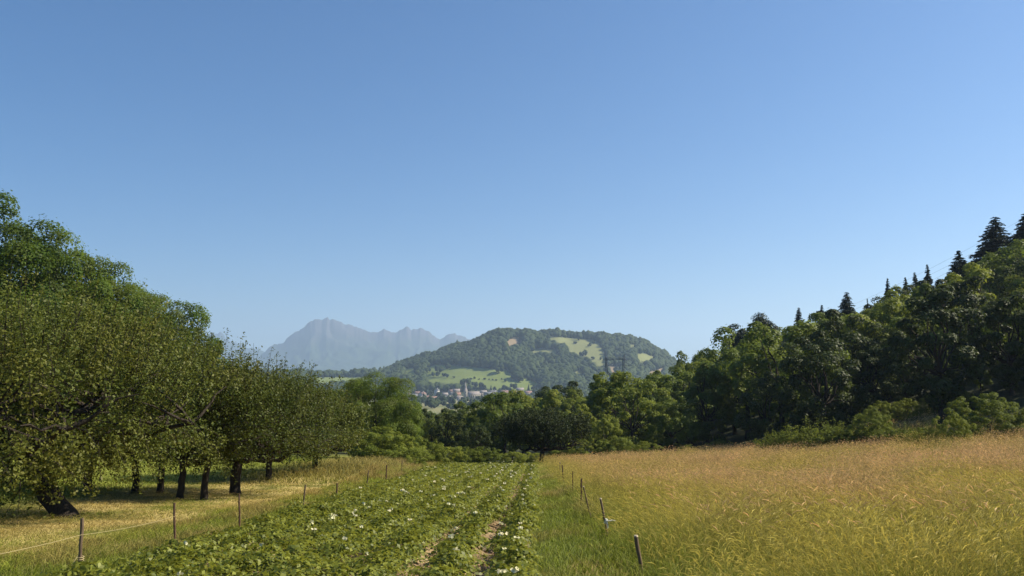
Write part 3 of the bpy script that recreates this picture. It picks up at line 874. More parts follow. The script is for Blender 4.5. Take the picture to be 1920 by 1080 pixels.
# ------------------------------------------------------------------ bushes
BUSH = [
    (0, 1846, 734, 51, 1.10, 'big round bush at the right end of the meadow'),
    (0, 1785, 772, 49, 0.75, 'smaller bush with dark stems left of the big round one'),
    (1, 1908, 775, 50, 0.75, 'yellowish bush at the right edge beside the big round one'),
    (0, 1730, 800, 52, 1.2, 'low bush filling the gap left of the dark-stemmed bush'),
    (0, 1690, 803, 54, 1.2, 'low spreading bush in the middle of the hedge at the meadow end'),
    (0, 1632, 764, 56, 0.85, 'taller bush rising in the middle of the hedge'),
    (0, 1655, 750, 68, 1.0, 'dull bush in the shade behind the tallest bush of the hedge'),
    (0, 1700, 745, 68, 1.0, 'dull bush in the dark hollow right of the tallest hedge bush'),
    (0, 1745, 740, 66, 1.0, 'dull bush in the dark hollow behind the dark-stemmed bush'),
    (0, 1350, 822, 80, 1.4, 'low dull bush under the dark wood left of the hedge'),
    (0, 1800, 728, 64, 1.0, 'dull bush in shade left behind the big round bush'),
    (1, 708, 800, 62, 1.3, 'yellow-green bush above the tall dry grass right of the orchard'),
    (1, 752, 808, 63, 1.2, 'yellow-green bush right of its brighter neighbour by the orchard'),
    (0, 795, 822, 66, 1.2, 'green bush at the far left corner of the potato field'),
    (1, 838, 832, 70, 1.3, 'low light bush behind the potato rows'),
    (0, 876, 836, 78, 1.2, 'low bush left under the lone apple tree'),
    (0, 1090, 822, 80, 1.2, 'bush right of the lone apple tree trunk'),
    (1, 1150, 818, 80, 1.2, 'light bush at the left end of the meadow edge'),
    (0, 1210, 826, 78, 1.4, 'low bush at the meadow edge below the rounded tree'),
    (0, 1290, 832, 76, 1.2, 'small bush in shade at the middle of the meadow edge'),
    (0, 1385, 838, 70, 1.1, 'tiny bush in front of the dark wood left of the hedge'),
    (0, 903, 836, 79, 1.5, 'low bush closing the gap left of the lone apple tree'),
    (1, 958, 846, 81, 1.7, 'low light growth seen beneath the lone apple tree'),
    (1, 1052, 838, 84, 1.5, 'light bush just right of the lone apple tree trunk'),
    (1, 1000, 846, 84, 1.5, 'light bush right behind the lone apple tree trunk'),
    (1, 760, 838, 56, 1.6, 'low leafy bush in the dry grass at the bank'),
]
for j, px, top, d, wd, lab in BUSH:
    plant_px(P_['bush', j], 'bush', px, top, d, frs.uniform(0, 6), lab, None, wd, 'bush')
# hedge of young fruit trees with upright shoots
SG = 'shrubs with upright shoots along the meadow end'
srs = np.random.RandomState(91)
sp = []
for i in range(3):
    s = apple_tree('fruit_shrub', 400 + i, 2.0, 1.25, 0.25, 0.05, nshoot=230, leaf=0.12, shoot=(0.35, 0.75), tall=7, dens=24, lowz=0.15, mat=M['shrub'])
    sp.append(s)
LB = ['first shrub of the hedge, nearest the dark wood', 'second shrub of the hedge with several upright whips', 'third shrub of the hedge with long upright whips',
      'fourth shrub of the hedge below tall whips', 'shrub of the hedge left of the dry mound', 'shrub of the hedge behind the dry mound',
      'shrub of the hedge right of the dry mound', 'shrub of the hedge under its tallest bush', 'shrub of the hedge right of its tallest bush', 'last shrub of the hedge before the dark-stemmed bush']
for i, (px, top) in enumerate(((1445, 818), (1475, 806), (1508, 788), (1540, 790), (1572, 798), (1600, 790), (1640, 792), (1668, 800), (1706, 800), (1748, 800))):
    plant_px(sp[i % 3], 'fruit_shrub', px, top - 10, 60 - i * 0.8, srs.uniform(0, 6), LB[i], SG, 1.5, 'shrub')
for s in sp: discard(s)
for k in list(P_): discard(P_[k])

# ------------------------------------------------------------------ far hill woods
def ico(sub):
    import bmesh
    bm = bmesh.new(); bmesh.ops.create_icosphere(bm, subdivisions=sub, radius=1.0)
    V = np.array([v.co[:] for v in bm.verts]); Fc = np.array([[v.index for v in f.verts] for f in bm.faces]); bm.free()
    return V, Fc
IV, IF = ico(2)
def blobs(g, P, rx, rz, rs):
    n = len(P); k = len(IV)
    sc_ = 1 + rs.normal(size=(n, k)) * 0.13
    V = IV[None] * sc_[..., None] * np.stack([rx, rx, rz], 1)[:, None] + P[:, None]
    Fc = (IF[None] + (np.arange(n) * k)[:, None, None]).reshape(-1, 3)
    big = fbm(P[:, 0] / 60.0, P[:, 1] / 110.0, 3, 44)
    g.add(V.reshape(-1, 3), Fc, v=(np.repeat(np.clip(rs.uniform(0, 0.5, n) + (big - 0.35) * 1.2, 0, 1), k) * 0.8 + rs.uniform(0, 0.2, n * k)))
hr = np.random.RandomState(5)
n = 16000
D = hr.uniform(1470, 2030, n); T = hr.uniform(-0.33, 0.36, n)
HX = T * D
HZ = ground_z(HX, D, False)
ppx, ppy = project(HX, D, HZ)
ok = (meadow_id(HX, D, HZ) < 0) & (meadow_id(HX, D, HZ + 6) < 0) & (meadow_id(HX, D, HZ + 12) < 0) & ~((ppy > 735) & (ppx > 760) & (ppx < 1010))
prob = np.where(ppx < 720, 0.35, 1.0)
ok &= hr.rand(n) < prob
HX, D, HZ = HX[ok], D[ok], HZ[ok]
n = len(HX)
spk = (hr.rand(n) < 0.05) & (ppx[ok] < 930)
sz = 3.2 + 5.6 * fbm(HX / 35.0, D / 60.0, 2, 88) + hr.uniform(-1, 1.4, n)
g = Geo()
blobs(g, np.stack([HX, D, HZ + sz * 0.9], 1), np.where(spk, sz * 0.5, sz), np.where(spk, sz * 1.5, sz * hr.uniform(1.0, 1.35, n)), hr)
o = g.obj('hill_wood', M['far_leaf'])
tag(o, 'dense mixed wood covering the far rounded hill', 'wood', kind='stuff')

# single trees and clumps on the hill meadows and in the village
tv = []
for s in range(3):
    root = thing('field_tree', 'tree', 'tree')
    rs = np.random.RandomState(600 + s)
    g = Geo()
    for c in range(7):
        c0 = rs.normal(size=3) * np.array([2.2, 2.2, 1.6]) + np.array([0, 0, 6.0])
        blobs(g, c0[None], np.array([3.0]), np.array([3.2]), rs)
    g.obj('crown', M['far_leaf'], root)
    t = Geo(); tube(t, [(0, 0, -1), (0, 0, 5)], [0.5, 0.35], 6); t.obj('trunk', M['bark'], root)
    TREE_H[root.name] = 11.0
    tv.append(root)
cyp = spruce('field_spruce', 610, 12, 2.6, M['needle'])
def on_hill(px, py):
    """ground point of the far side of the valley seen at this spot"""
    a, b = ray(px, py)
    ds = np.linspace(600, 2000, 1600)
    diff = (EYE + b * ds) - ground_z(a * ds, ds, False)
    i = np.argmax(diff < 0) if (diff < 0).any() else len(ds) - 1
    d = ds[i]
    return a * d, d, gz(a * d, d)
HT = [(826, 698, 15, 'large dark tree at the left of the green hill meadow'), (838, 692, 12, 'tree above the large dark one on the hill meadow'),
      (935, 699, 17, 'large round tree near the right end of the green hill meadow'), (868, 723, 15, 'grey green tree just above the church spire'),
      (879, 722, 12, 'tree right beside the grey green one above the church'), (840, 708, 7, 'small round tree low on the green hill meadow'),
      (851, 709, 4, 'tiny bush right of the small round tree on the meadow'), (948, 716, 6, 'small pointed tree at the right of the green meadow'),
      (972, 716, 15, 'pale tree at the edge between meadow and hill wood'), (1080, 645, 7, 'small dark tree high on the tan meadow'),
      (1084, 638, 14, 'round tree clump at the top of the tan meadow'), (1106, 650, 8, 'dark round tree right in the tan meadow'),
      (1112, 645, 7, 'tree beside the dark round one in the tan meadow'), (1098, 667, 12, 'tall twin tree at the lower edge of the tan meadow'),
      (1091, 669, 10, 'tree left of the tall twin at the lower meadow edge'), (1113, 674, 7, 'grey green bush low in the tan meadow'),
      (1126, 675, 6, 'last bush low in the tan meadow'), (1153, 700, 12, 'dark tree seen through the pylon'),
      (800, 700, 13, 'round tree left of the green hill meadow'), (812, 706, 9, 'hedge tree along the low left side of the meadow'),
      (822, 706, 9, 'hedge tree in the middle of the low left hedge'), (831, 706, 8, 'hedge tree at the right of the low left hedge')]
for i, (px, py, h, lab) in enumerate(HT):
    x, y, z = on_hill(px, py)
    s = h / 11.0
    dup(tv[i % 3], 'field_tree', (x, y, z), i * 1.3, (s * 1.1, s * 1.1, s), lab, 'tree', 'single trees on the far hill meadows')
vr = np.random.RandomState(77)
# small hedge trees of the meadow border
for i in range(12):
    x, y, z = on_hill(882 + i * 8.5 + vr.uniform(-2, 2), 710 + vr.uniform(0, 3) + i * 0.3)
    s = vr.uniform(0.25, 0.5)
    dup(tv[i % 3], 'field_tree', (x, y, z), i, (s, s, s * 0.9), 'small shrub in the hedge crossing the green hill meadow', 'tree', 'hedge shrubs crossing the green hill meadow')
houses_xy = []
# ------------------------------------------------------------------ village
def housemat(name, a, b): return plainmat(name, a, b, 0.5, 0.9, 0.0)
M['plaster'] = [housemat('cream_plaster', (0.22, 0.20, 0.17), (0.27, 0.25, 0.21)), housemat('white_plaster', (0.40, 0.39, 0.37), (0.46, 0.45, 0.43)),
                housemat('grey_plaster', (0.20, 0.19, 0.18), (0.25, 0.24, 0.22)), housemat('pink_plaster', (0.18, 0.14, 0.12), (0.22, 0.18, 0.15))]
M['tiles'] = [housemat('brown_tiles', (0.16, 0.10, 0.08), (0.24, 0.15, 0.12)), housemat('slate_tiles', (0.10, 0.10, 0.115), (0.17, 0.17, 0.18)),
              housemat('red_tiles', (0.20, 0.11, 0.085), (0.26, 0.15, 0.11)), housemat('pale_roof', (0.20, 0.175, 0.165), (0.25, 0.22, 0.21))]
M['window'] = plainmat('window_glass', (0.03, 0.035, 0.045), (0.05, 0.055, 0.06), 1, 0.2, 0.0)
def gable(g, L, W, z0, zr, ov=0.6, th=0.35):
    for s in (-1, 1):
        y0, y1 = s * (W / 2 + ov), 0
        V = [(-L / 2 - ov, y0, z0 - ov * (zr - z0) / (W / 2)), (L / 2 + ov, y0, z0 - ov * (zr - z0) / (W / 2)), (L / 2 + ov, y1, zr), (-L / 2 - ov, y1, zr)]
        V2 = [(a, b, c + th) for a, b, c in V]
        g.add(V + V2, [(0, 1, 2, 3), (7, 6, 5, 4), (0, 4, 5, 1), (1, 5, 6, 2), (2, 6, 7, 3), (3, 7, 4, 0)])
def house(x, y, z, rot, L, W, H, wall, roof, label, name='house', group='houses of the village in the valley', zr=None):
    r = thing(name, label, 'house', (x, y, z), rot, group)
    g = Geo(); zr = H + W * 0.38 if zr is None else zr
    box(g, -L / 2, L / 2, -W / 2, W / 2, -3, H)
    for s in (-1, 1):
        g.add([(s * L / 2 * 0.999, -W / 2, H), (s * L / 2 * 0.999, W / 2, H), (s * L / 2 * 0.999, 0, zr)], [(0, 1, 2)])
    g.obj('wall', wall, r)
    g = Geo(); gable(g, L, W, H, zr); rf = g.obj('roof', roof, r)
    g = Geo(); box(g, L * 0.2, L * 0.2 + 0.8, -0.4, 0.4, zr - 1, zr + 1.4); g.obj('chimney', wall, rf)
    for s in (-1, 1):
        for k in range(3):
            for fl in range(2 if H > 5 else 1):
                g = Geo(); cx = -L / 2 + L * (k + 0.5) / 3
                box(g, cx - 0.55, cx + 0.55, s * W / 2 - 0.02 + (0 if s > 0 else -0.03), s * W / 2 + 0.05 - (0 if s > 0 else 0.03), 1.1 + fl * 2.8, 2.5 + fl * 2.8)
                g.obj('window', M['window'], r)
    houses_xy.append((x, y, max(L, W) * 0.75))
    return r
WH = M['plaster']; TL = M['tiles']
HS = [  # px, py of the base, rot, L, W, H, wall, roof, label
    (760, 741, 0.3, 15, 10, 6, 1, 1, 'bright white gabled house at the left of the village'),
    (764, 746, -0.4, 10, 8, 5, 1, 0, 'white house just below the bright white gabled one'),
    (752, 736, 0.6, 12, 9, 5, 2, 0, 'grey house at the far left of the village'),
    (776, 748, 0.2, 12, 9, 5, 2, 1, 'grey house with slate roof right of the white pair'),
    (783, 743, -0.6, 11, 9, 5, 3, 0, 'brown-roofed house behind the slate-roofed one'),
    (792, 745, 0.9, 11, 9, 6, 1, 0, 'white-gabled house with brown roof left of the middle'),
    (788, 752, 0.1, 10, 8, 5, 2, 1, 'low grey house in the front row left'),
    (801, 751, -0.3, 9, 8, 5, 3, 2, 'red-roofed small house in the front row left'),
    (768, 755, 0.5, 9, 8, 4, 0, 1, 'small cream house at the lower left'),
    (819, 741, 1.2, 8, 7, 9, 1, 1, 'narrow tall white house among dark trees'),
    (812, 753, 0.2, 11, 8, 5, 2, 0, 'brown-roofed grey house in the front row middle'),
    (834, 745, 0.3, 10, 8, 5, 2, 3, 'pale-roofed house left of the church, half hidden by trees'),
    (839, 751, -0.2, 18, 9, 4, 2, 3, 'long low pale building in the field below the village'),
    (851, 732, 0.1, 26, 10, 5, 0, 3, 'long pale roofed building above the church'),
    (856, 738, 0.0, 12, 9, 5, 3, 3, 'pinkish house left behind the church tower'),
    (857, 745, 0.2, 12, 9, 5, 3, 2, 'red-roofed house just left of the church tower'),
    (846, 739, 0.7, 11, 8, 5, 2, 0, 'brown-roofed house between spire and pale-roofed house'),
    (862, 751, 0.0, 10, 8, 4, 1, 3, 'small white house at the foot of the church tower'),
    (898, 746, -0.2, 14, 9, 5, 0, 3, 'cream house right of the church'),
    (906, 741, 0.3, 12, 9, 5, 3, 3, 'pink-roofed house up the road right of the church'),
    (917, 744, 0.1, 16, 9, 5, 2, 1, 'slate-roofed long house right of the cream one'),
    (925, 741, -0.3, 12, 9, 5, 2, 1, 'slate-roofed house second right of the cream one'),
    (937, 745, 0.2, 18, 9, 5, 1, 1, 'white-walled long house at the right of the village'),
    (946, 741, -0.1, 13, 9, 5, 2, 0, 'brown-roofed house at the right of the village'),
    (956, 746, 0.2, 15, 9, 4, 1, 1, 'last white low house at the right of the village'),
    (968, 742, 0.0, 13, 9, 5, 3, 0, 'brown house at the right beyond the last white one'),
    (931, 751, 0.0, 14, 9, 4, 0, 3, 'pale-roofed shed in front of the right houses'),
    (975, 735, 0.0, 13, 9, 4, 2, 3, 'pale farmhouse above the right end of the village'),
    (990, 741, 0.2, 13, 9, 4, 0, 0, 'farmhouse at the foot of the far hill on the right'),
]
VD = lambda py: (EYE + 30) / ((py - HORIZON) / FOC)
for (px, py, rot, L, W, H, wl, rf, lab) in HS:
    x, y, z = on_hill(px, py)
    house(x, y, z, rot, L, W, H, WH[wl], TL[rf], lab)
# church
cx, cy, cz = on_hill(873, 748)
ch = thing('church', 'village church with a tall pale pointed spire and long nave', 'church', (cx, cy, cz), 0.15)
g = Geo(); box(g, -3.0, 3.0, -3.0, 3.0, -3, 15); g.obj('tower', WH[0], ch)
g = Geo()
V = [(-3.4, -3.4, 15), (3.4, -3.4, 15), (3.4, 3.4, 15), (-3.4, 3.4, 15), (-1.7, -1.7, 19), (1.7, -1.7, 19), (1.7, 1.7, 19), (-1.7, 1.7, 19), (0, 0, 31)]
g.add(V, [(0, 1, 5, 4), (1, 2, 6, 5), (2, 3, 7, 6), (3, 0, 4, 7)]); g.add(V, [(4, 5, 8), (5, 6, 8), (6, 7, 8), (7, 4, 8)]); g.add(V, [(3, 2, 1, 0)])
sp_ = g.obj('spire', TL[3], ch)
g = Geo(); tube(g, [(0, 0, 30.5), (0, 0, 33)], 0.12, 5); box(g, -0.7, 0.7, -0.1, 0.1, 31.8, 32.1); g.obj('cross', M['steel'], sp_)
for dx, dy in ((-1, 0), (1, 0), (0, -1), (0, 1)):
    g = Geo()
    if dx: box(g, dx * 3.0 - 0.06, dx * 3.0 + 0.06, -0.8, 0.8, 10.5, 13.2)
    else: box(g, -0.8, 0.8, dy * 3.0 - 0.06, dy * 3.0 + 0.06, 10.5, 13.2)
    g.obj('belfry_opening', M['window'], ch)
g = Geo(); box(g, 3.0, 24, -5, 5, -3, 8)
g.add([(24, -5, 8), (24, 5, 8), (24, 0, 13)], [(0, 1, 2)]); g.obj('nave', WH[0], ch)
g = Geo()
for s in (-1, 1):
    V = [(3.05, s * 5.7, 7.3), (24.6, s * 5.7, 7.3), (24.6, 0, 13), (3.05, 0, 13)]
    V2 = [(a, b, c + 0.4) for a, b, c in V]
    g.add(V + V2, [(0, 1, 2, 3), (7, 6, 5, 4), (0, 4, 5, 1), (1, 5, 6, 2), (2, 6, 7, 3), (3, 7, 4, 0)])
g.obj('nave_roof', M['tiles'][3], ch)
for k in range(5):
    for s in (-1, 1):
        g = Geo(); box(g, 5.5 + k * 3.8, 6.9 + k * 3.8, s * 5.0 - 0.06, s * 5.0 + 0.06, 2.5, 6.3); g.obj('window', M['window'], ch)
houses_xy.append((cx, cy, 7)); houses_xy.append((cx + 10, cy, 10)); houses_xy.append((cx + 20, cy, 8))
# village trees
cnt = 0
tries = 0
while cnt < 210 and tries < 4000:
    tries += 1
    px, py = vr.uniform(735, 1015), vr.uniform(726, 768)
    if py < 736 and 800 < px < 1010 and vr.rand() < 0.55: continue
    x, y, z = on_hill(px, py)
    if any((x - a) ** 2 + (y - b) ** 2 < (c + 5) ** 2 for a, b, c in houses_xy): continue
    # keep the faces of the houses and the church in view
    if any(abs(x - a) < c * 0.8 and 0 < b - y < 55 for a, b, c in houses_xy) and vr.rand() < 0.6: continue
    if 855 < px < 900 and 735 < py < 757: continue
    s = vr.uniform(0.55, 1.15)
    if vr.rand() < 0.14:
        dup(cyp, 'field_spruce', (x, y, z), vr.uniform(0, 6), (s * 0.9, s * 0.9, s * 1.15), 'dark conifer standing among the village houses', 'tree', 'conifers among the village houses')
    else:
        dup(tv[cnt % 3], 'field_tree', (x, y, z), vr.uniform(0, 6), (s, s, s), 'round dark tree standing among the village houses', 'tree', 'round trees among the village houses')
    cnt += 1
# plateau trees left of the hill
for i in range(26):
    px = 590 + i * 5.6 + vr.uniform(-3, 3)
    x, y, z = on_hill(px, 707 + vr.uniform(-1, 3))
    s = vr.uniform(0.5, 1.0)
    dup(cyp if i % 7 == 3 else tv[i % 3], 'field_tree', (x, y, z), vr.uniform(0, 6), (s, s, s * 1.1), 'tree on the flat skyline between orchard and far hill', 'tree', 'trees on the far plateau skyline')
for s in tv: discard(s)
discard(cyp)

# ------------------------------------------------------------------ pylon and its wires
pd = 420.0
px0, _ = ray(1153, 690); pX = px0 * pd; pz = gz(pX, pd)
topz = EYE + (HORIZON - 669) / FOC * pd
H = topz - pz
py_ = thing('pylon', 'lattice electricity pylon with a window-shaped head in front of the far hill', 'pylon', (pX, pd, pz), 0.0)
def lattice(g, a, b, wa, wb, n, r=0.12):
    r = r * 0.9
    a, b = np.array(a, float), np.array(b, float)
    rings = []
    for i in range(n + 1):
        t = i / n; c = a * (1 - t) + b * t; w_ = wa * (1 - t) + wb * t
        rings.append([c + np.array([sx * w_, sy * w_, 0]) for sx, sy in ((-1, -1), (1, -1), (1, 1), (-1, 1))])
    for i in range(n):
        for k in range(4):
            tube(g, [rings[i][k], rings[i + 1][k]], r, 4, cap=False)
            tube(g, [rings[i][k], rings[i + 1][(k + 1) % 4]], r * 0.6, 4, cap=False)
            tube(g, [rings[i + 1][k], rings[i + 1][(k + 1) % 4]], r * 0.6, 4, cap=False)
zw = H - 11.5                                   # waist
g = Geo(); lattice(g, (0, 0, -0.5), (0, 0, zw), 3.4, 1.1, 9, 0.15); g.obj('tower_body', M['steel'], py_)
for s in (-1, 1):
    g = Geo(); lattice(g, (0 + s * 0.6, 0, zw), (s * 4.2, 0, H - 7.0), 0.5, 0.45, 4, 0.13)
    lattice(g, (s * 4.2, 0, H - 7.0), (s * 4.4, 0, H - 1.0), 0.45, 0.45, 5, 0.13)
    lattice(g, (s * 4.4, 0, H - 1.0), (s * 4.9, 0, H + 1.2), 0.35, 0.06, 2, 0.10)
    g.obj('window_leg', M['steel'], py_)
g = Geo()
for zz in (H - 1.6, H - 0.6):
    for yy in (-0.45, 0.45):
        tube(g, [(-6.0 if zz < H - 1 else -4.6, yy * (1 if abs(0) == 0 else 1), zz), (6.0 if zz < H - 1 else 4.6, yy, zz)], 0.09, 4, cap=False)
for k in range(9):
    xa = -4.4 + k * 0.98
    tube(g, [(xa, -0.45, H - 1.6), (xa + 0.5, -0.45, H - 0.6), (xa + 0.98, -0.45, H - 1.6)], 0.08, 4, cap=False)
for s in (-1, 1): tube(g, [(s * 6.0, 0, H - 1.6), (s * 4.5, 0, H - 0.6)], 0.1, 4, cap=False)
g.obj('crossbeam', M['steel'], py_)
INS = (-5.8, 0.0, 5.8)
for xi in INS:
    g = Geo()
    for k in range(7): tube(g, [(xi, 0, H - 1.8 - k * 0.4), (xi, 0, H - 2.0 - k * 0.4)], 0.11, 6)
    tube(g, [(xi, 0, H - 1.6), (xi, 0, H - 4.6)], 0.05, 4); g.obj('insulator', M['steel'], py_)
WL = ['left power line running from the pylon up behind the wooded slope', 'middle power line running from the pylon up behind the wooded slope', 'right power line running from the pylon up behind the wooded slope']
for i, xi in enumerate(INS):
    a = np.array([pX + xi, pd, pz + H - 4.6])
    e = np.array(at(1915 + i * 14, 412 + i * 5, 230))
    t_ = np.linspace(0, 1, 40)[:, None]
    q = a * (1 - t_) + e * t_; q[:, 2] -= (4 * t_ * (1 - t_) * 11.0)[:, 0]
    g = Geo(); tube(g, q, 0.022, 4); tag(g.obj('power_line', M['steel']), WL[i], 'wire', 'power lines over the slope')

# ------------------------------------------------------------------ stakes and cords
ORD = ['nearest', 'second', 'third', 'fourth', 'fifth', 'sixth', 'seventh', 'farthest']
def stake(px, top, base, d, r, mat, label, grp, head=True, name='fence_stake'):
    xb, _, _ = at(base[0], base[1], d); zb = gz(xb, d)
    xt, _, zt = at(top[0], top[1], d)
    s = thing(name, label, 'stake', (xb, d, zb), 0, grp)
    g = Geo()
    rs = np.random.RandomState(int(base[0]))
    q = curve_pts((0, 0, -0.25), (xt - xb, rs.uniform(-0.03, 0.03), zt - zb), (rs.uniform(-0.006, 0.006), 0, 0), 7, rs, 0.003)
    tube(g, q, r * rs.uniform(0.9, 1.1, 7), 7); g.obj('shaft', mat, s)
    if head:
        g = Geo(); tube(g, [q[-1] + (0, 0, 0.001), q[-1] + (q[-1] - q[-2]) * 0.05 + (0, 0, 0.012)], [r * 1.1, r * 0.9], 7); g.obj('cut_top', M['cutwood'], s)
    return s, (xt, d, zt)
LG, RG = 'thin stakes along the left side of the potato field', 'stakes between potato field and dry meadow'
lefts = [((152, 972), (150, 1070), 10.7, 0.022, 'stake', 'nearest wooden stake on the left, with pale cord tied round it'),
         ((327, 943), (330, 1022), 13.6, 0.018, 'rust', 'second stake from the left, thin and dark'),
         ((448, 926), (451, 997), 15.7, 0.016, 'rust', 'third stake from the left, below the straight apple trunk'),
         ((573, 909), (566, 957), 20.9, 0.020, 'stake', 'fourth stake from the left, leaning right'),
         ((632, 906), (631, 937), 25.0, 0.024, 'rust', 'short dark stake right after the leaning one'),
         ((691, 882), (685, 919), 30.0, 0.022, 'stake', 'slightly leaning stake before the last two on the left line'),
         ((725, 872), (723, 908), 35.0, 0.026, 'rust', 'dark upright stake, last but one of the left line'),
         ((754, 863), (753, 891), 44.0, 0.022, 'stake', 'farthest thin stake of the left line in the dry grass')]
lt = []
for tp, bs, d, r, mt, lab in lefts:
    s, p3 = stake(0, tp, bs, d, r, M[mt], lab, LG, False); lt.append(p3)
rights = [((1192, 1006), (1212, 1088), 10.2, 0.024, 'stake', 'thick leaning stake with pale cut top nearest on the right'),
          ((1126, 936), (1147, 1010), 14.6, 0.019, 'stake', 'leaning stake wrapped with a white rag'),
          ((1094, 913), (1115, 978), 18.0, 0.016, 'stake', 'thin stake leaning left just before the upright one'),
          ((1090, 897), (1090, 953), 21.4, 0.022, 'rust', 'upright dark stake at the right of the potato field'),
          ((1074, 884), (1074, 932), 26.0, 0.014, 'rust', 'hair-thin upright rod behind the upright dark stake'),
          ((1054, 872), (1058, 912), 33.0, 0.022, 'rust', 'dark stake near the far end of the right line'),
          ((1050, 867), (1050, 895), 40.0, 0.022, 'stake', 'farthest stake of the right line'),
          ((961, 856), (961, 872), 66.0, 0.035, 'rust', 'small dark stake at the end of the potato rows')]
rt = []
for tp, bs, d, r, mt, lab in rights:
    s, p3 = stake(0, tp, bs, d, r, M[mt], lab, RG, mt == 'stake'); rt.append((s, p3))
# rag on the second right stake
s, _ = rt[1]
g = Geo(); rs = np.random.RandomState(4)
xr, _, zr_ = at(1136, 976, 14.6); lx, lz = xr - s.location.x, zr_ - s.location.z
tube(g, [(lx - 0.01, 0, lz - 0.045), (lx, 0, lz), (lx + 0.005, 0, lz + 0.03)], [0.027, 0.034, 0.026], 8)
tube(g, curve_pts((lx, -0.04, lz), (lx + 0.17, -0.05, lz + 0.005), (0, 0, 0.015), 6, rs, 0.004), [0.012, 0.016, 0.012, 0.014, 0.009, 0.004], 5)
tube(g, curve_pts((lx, -0.04, lz), (lx + 0.02, -0.06, lz - 0.13), (0.02, 0, 0), 5, rs, 0.004), [0.014, 0.016, 0.012, 0.01, 0.004], 5)
ro = g.obj('rag', M['cloth'])
ro.location = s.location; tag(ro, 'white rag knotted round the leaning stake on the right', 'rag')
def cord(pts, r, label):
    g = Geo(); tube(g, pts, r, 5); tag(g.obj('cord', M['cord']), label, 'cord', 'cords strung along the left stakes')
rs = np.random.RandomState(9)
a = np.array(at(152, 1003, 10.67)); b_ = np.array(at(-60, 1050, 8.6))
cord(curve_pts(a, b_, (0, 0, -0.03), 14, rs), 0.0026, 'pale cord running from the nearest left stake out of the photo')
b_ = np.array(at(328, 968, 13.55))
cord(curve_pts(a, b_, (0, 0, -0.06), 14, rs), 0.0026, 'pale slack cord strung between the first two left stakes')
g = Geo(); q = [(math.cos(t) * 0.036, math.sin(t) * 0.036, t * 0.004) for t in np.linspace(0, 5 * PI, 40)]
q += [(-0.05, -0.04, 0.02), (-0.08, -0.06, -0.05)]
tube(g, q, 0.006, 4)
ko = g.obj('cord', M['cord']); xk, yk, zk = at(151, 1052, 10.7); ko.location = (xk, yk, zk)
tag(ko, 'pale cord wound round the foot of the nearest left stake', 'cord', 'cords strung along the left stakes')

# ------------------------------------------------------------------ potato crop
pr_ = np.random.RandomState(31)
g = Geo(); fl = []
for k in range(-0, 10):
    d = 7.5
    while d < 67:
        x = row_x(k, d) + pr_.normal() * 0.07
        d += pr_.uniform(0.26, 0.42)
        if x < -4.42 - 0.30 * min(1, max(0, (d - 12) / 12)) - 0.005 * d + pr_.normal() * 0.12: continue
        if k in (0, 1) and pr_.rand() < 0.06: continue
        far_ = d > 24
        rad = pr_.uniform(0.28, 0.40) * (0.92 if k in (0,) else (0.98 if k == 1 else 1.38)) * (1.15 if far_ else 1.0)
        hh = pr_.uniform(0.20, 0.34)
        z = float(ground_z(np.array([x]), np.array([d]))[0])
        nst = 21 if not far_ else 10
        nl = 13 if not far_ else 7
        lf = 0.068 if not far_ else 0.080 * (d / 24) ** 0.55
        a = pr_.uniform(0, 2 * PI, nst)
        ln = rad * pr_.uniform(0.35, 1.15, nst)
        for i in range(nst):
            # a compound leaf: leaflets in two ranks along an arching midrib
            t_ = np.linspace(0.25, 1, nl)
            r_ = ln[i] * t_
            h_ = hh * (1.0 - 0.45 * (ln[i] / rad) ** 2) * np.sin(np.clip(t_ * 2.0, 0, 2.1))
            sd = np.where(np.arange(nl) % 2 == 0, 1, -1) * 0.045 * (1 if not far_ else 1.6); sd[-1] = 0
            ca_, sa_ = math.cos(a[i]), math.sin(a[i])
            P = np.stack([x + ca_ * r_ - sa_ * sd, d + sa_ * r_ + ca_ * sd, z + 0.05 + h_ + pr_.normal(size=nl) * 0.012], 1)
            Nn = np.stack([ca_ * t_ * 0.6 - sa_ * np.sign(sd) * 0.3, sa_ * t_ * 0.6 + ca_ * np.sign(sd) * 0.3, np.ones(nl)], 1) + pr_.normal(size=(nl, 3)) * 0.48
            leaf_quads(g, P, Nn, lf, pr_, 0.62, v=np.clip(pr_.uniform(-0.1, 1, nl) * 0.8 + pr_.uniform(0, 0.3), 0, 1))
        if len(fl) < 290:
            dens = (0.19 if d < 40 else 0.09) if k < 5 else 0.03
            if d < 15: dens *= 1.3
            if pr_.rand() < dens: fl.append((k, x + pr_.normal() * 0.08, d, z + hh * 1.15 + 0.08))
o = g.obj('potato_foliage', M['potato'])
tag(o, 'dense green potato foliage in rows running away from the camera', 'potato crop', kind='stuff')
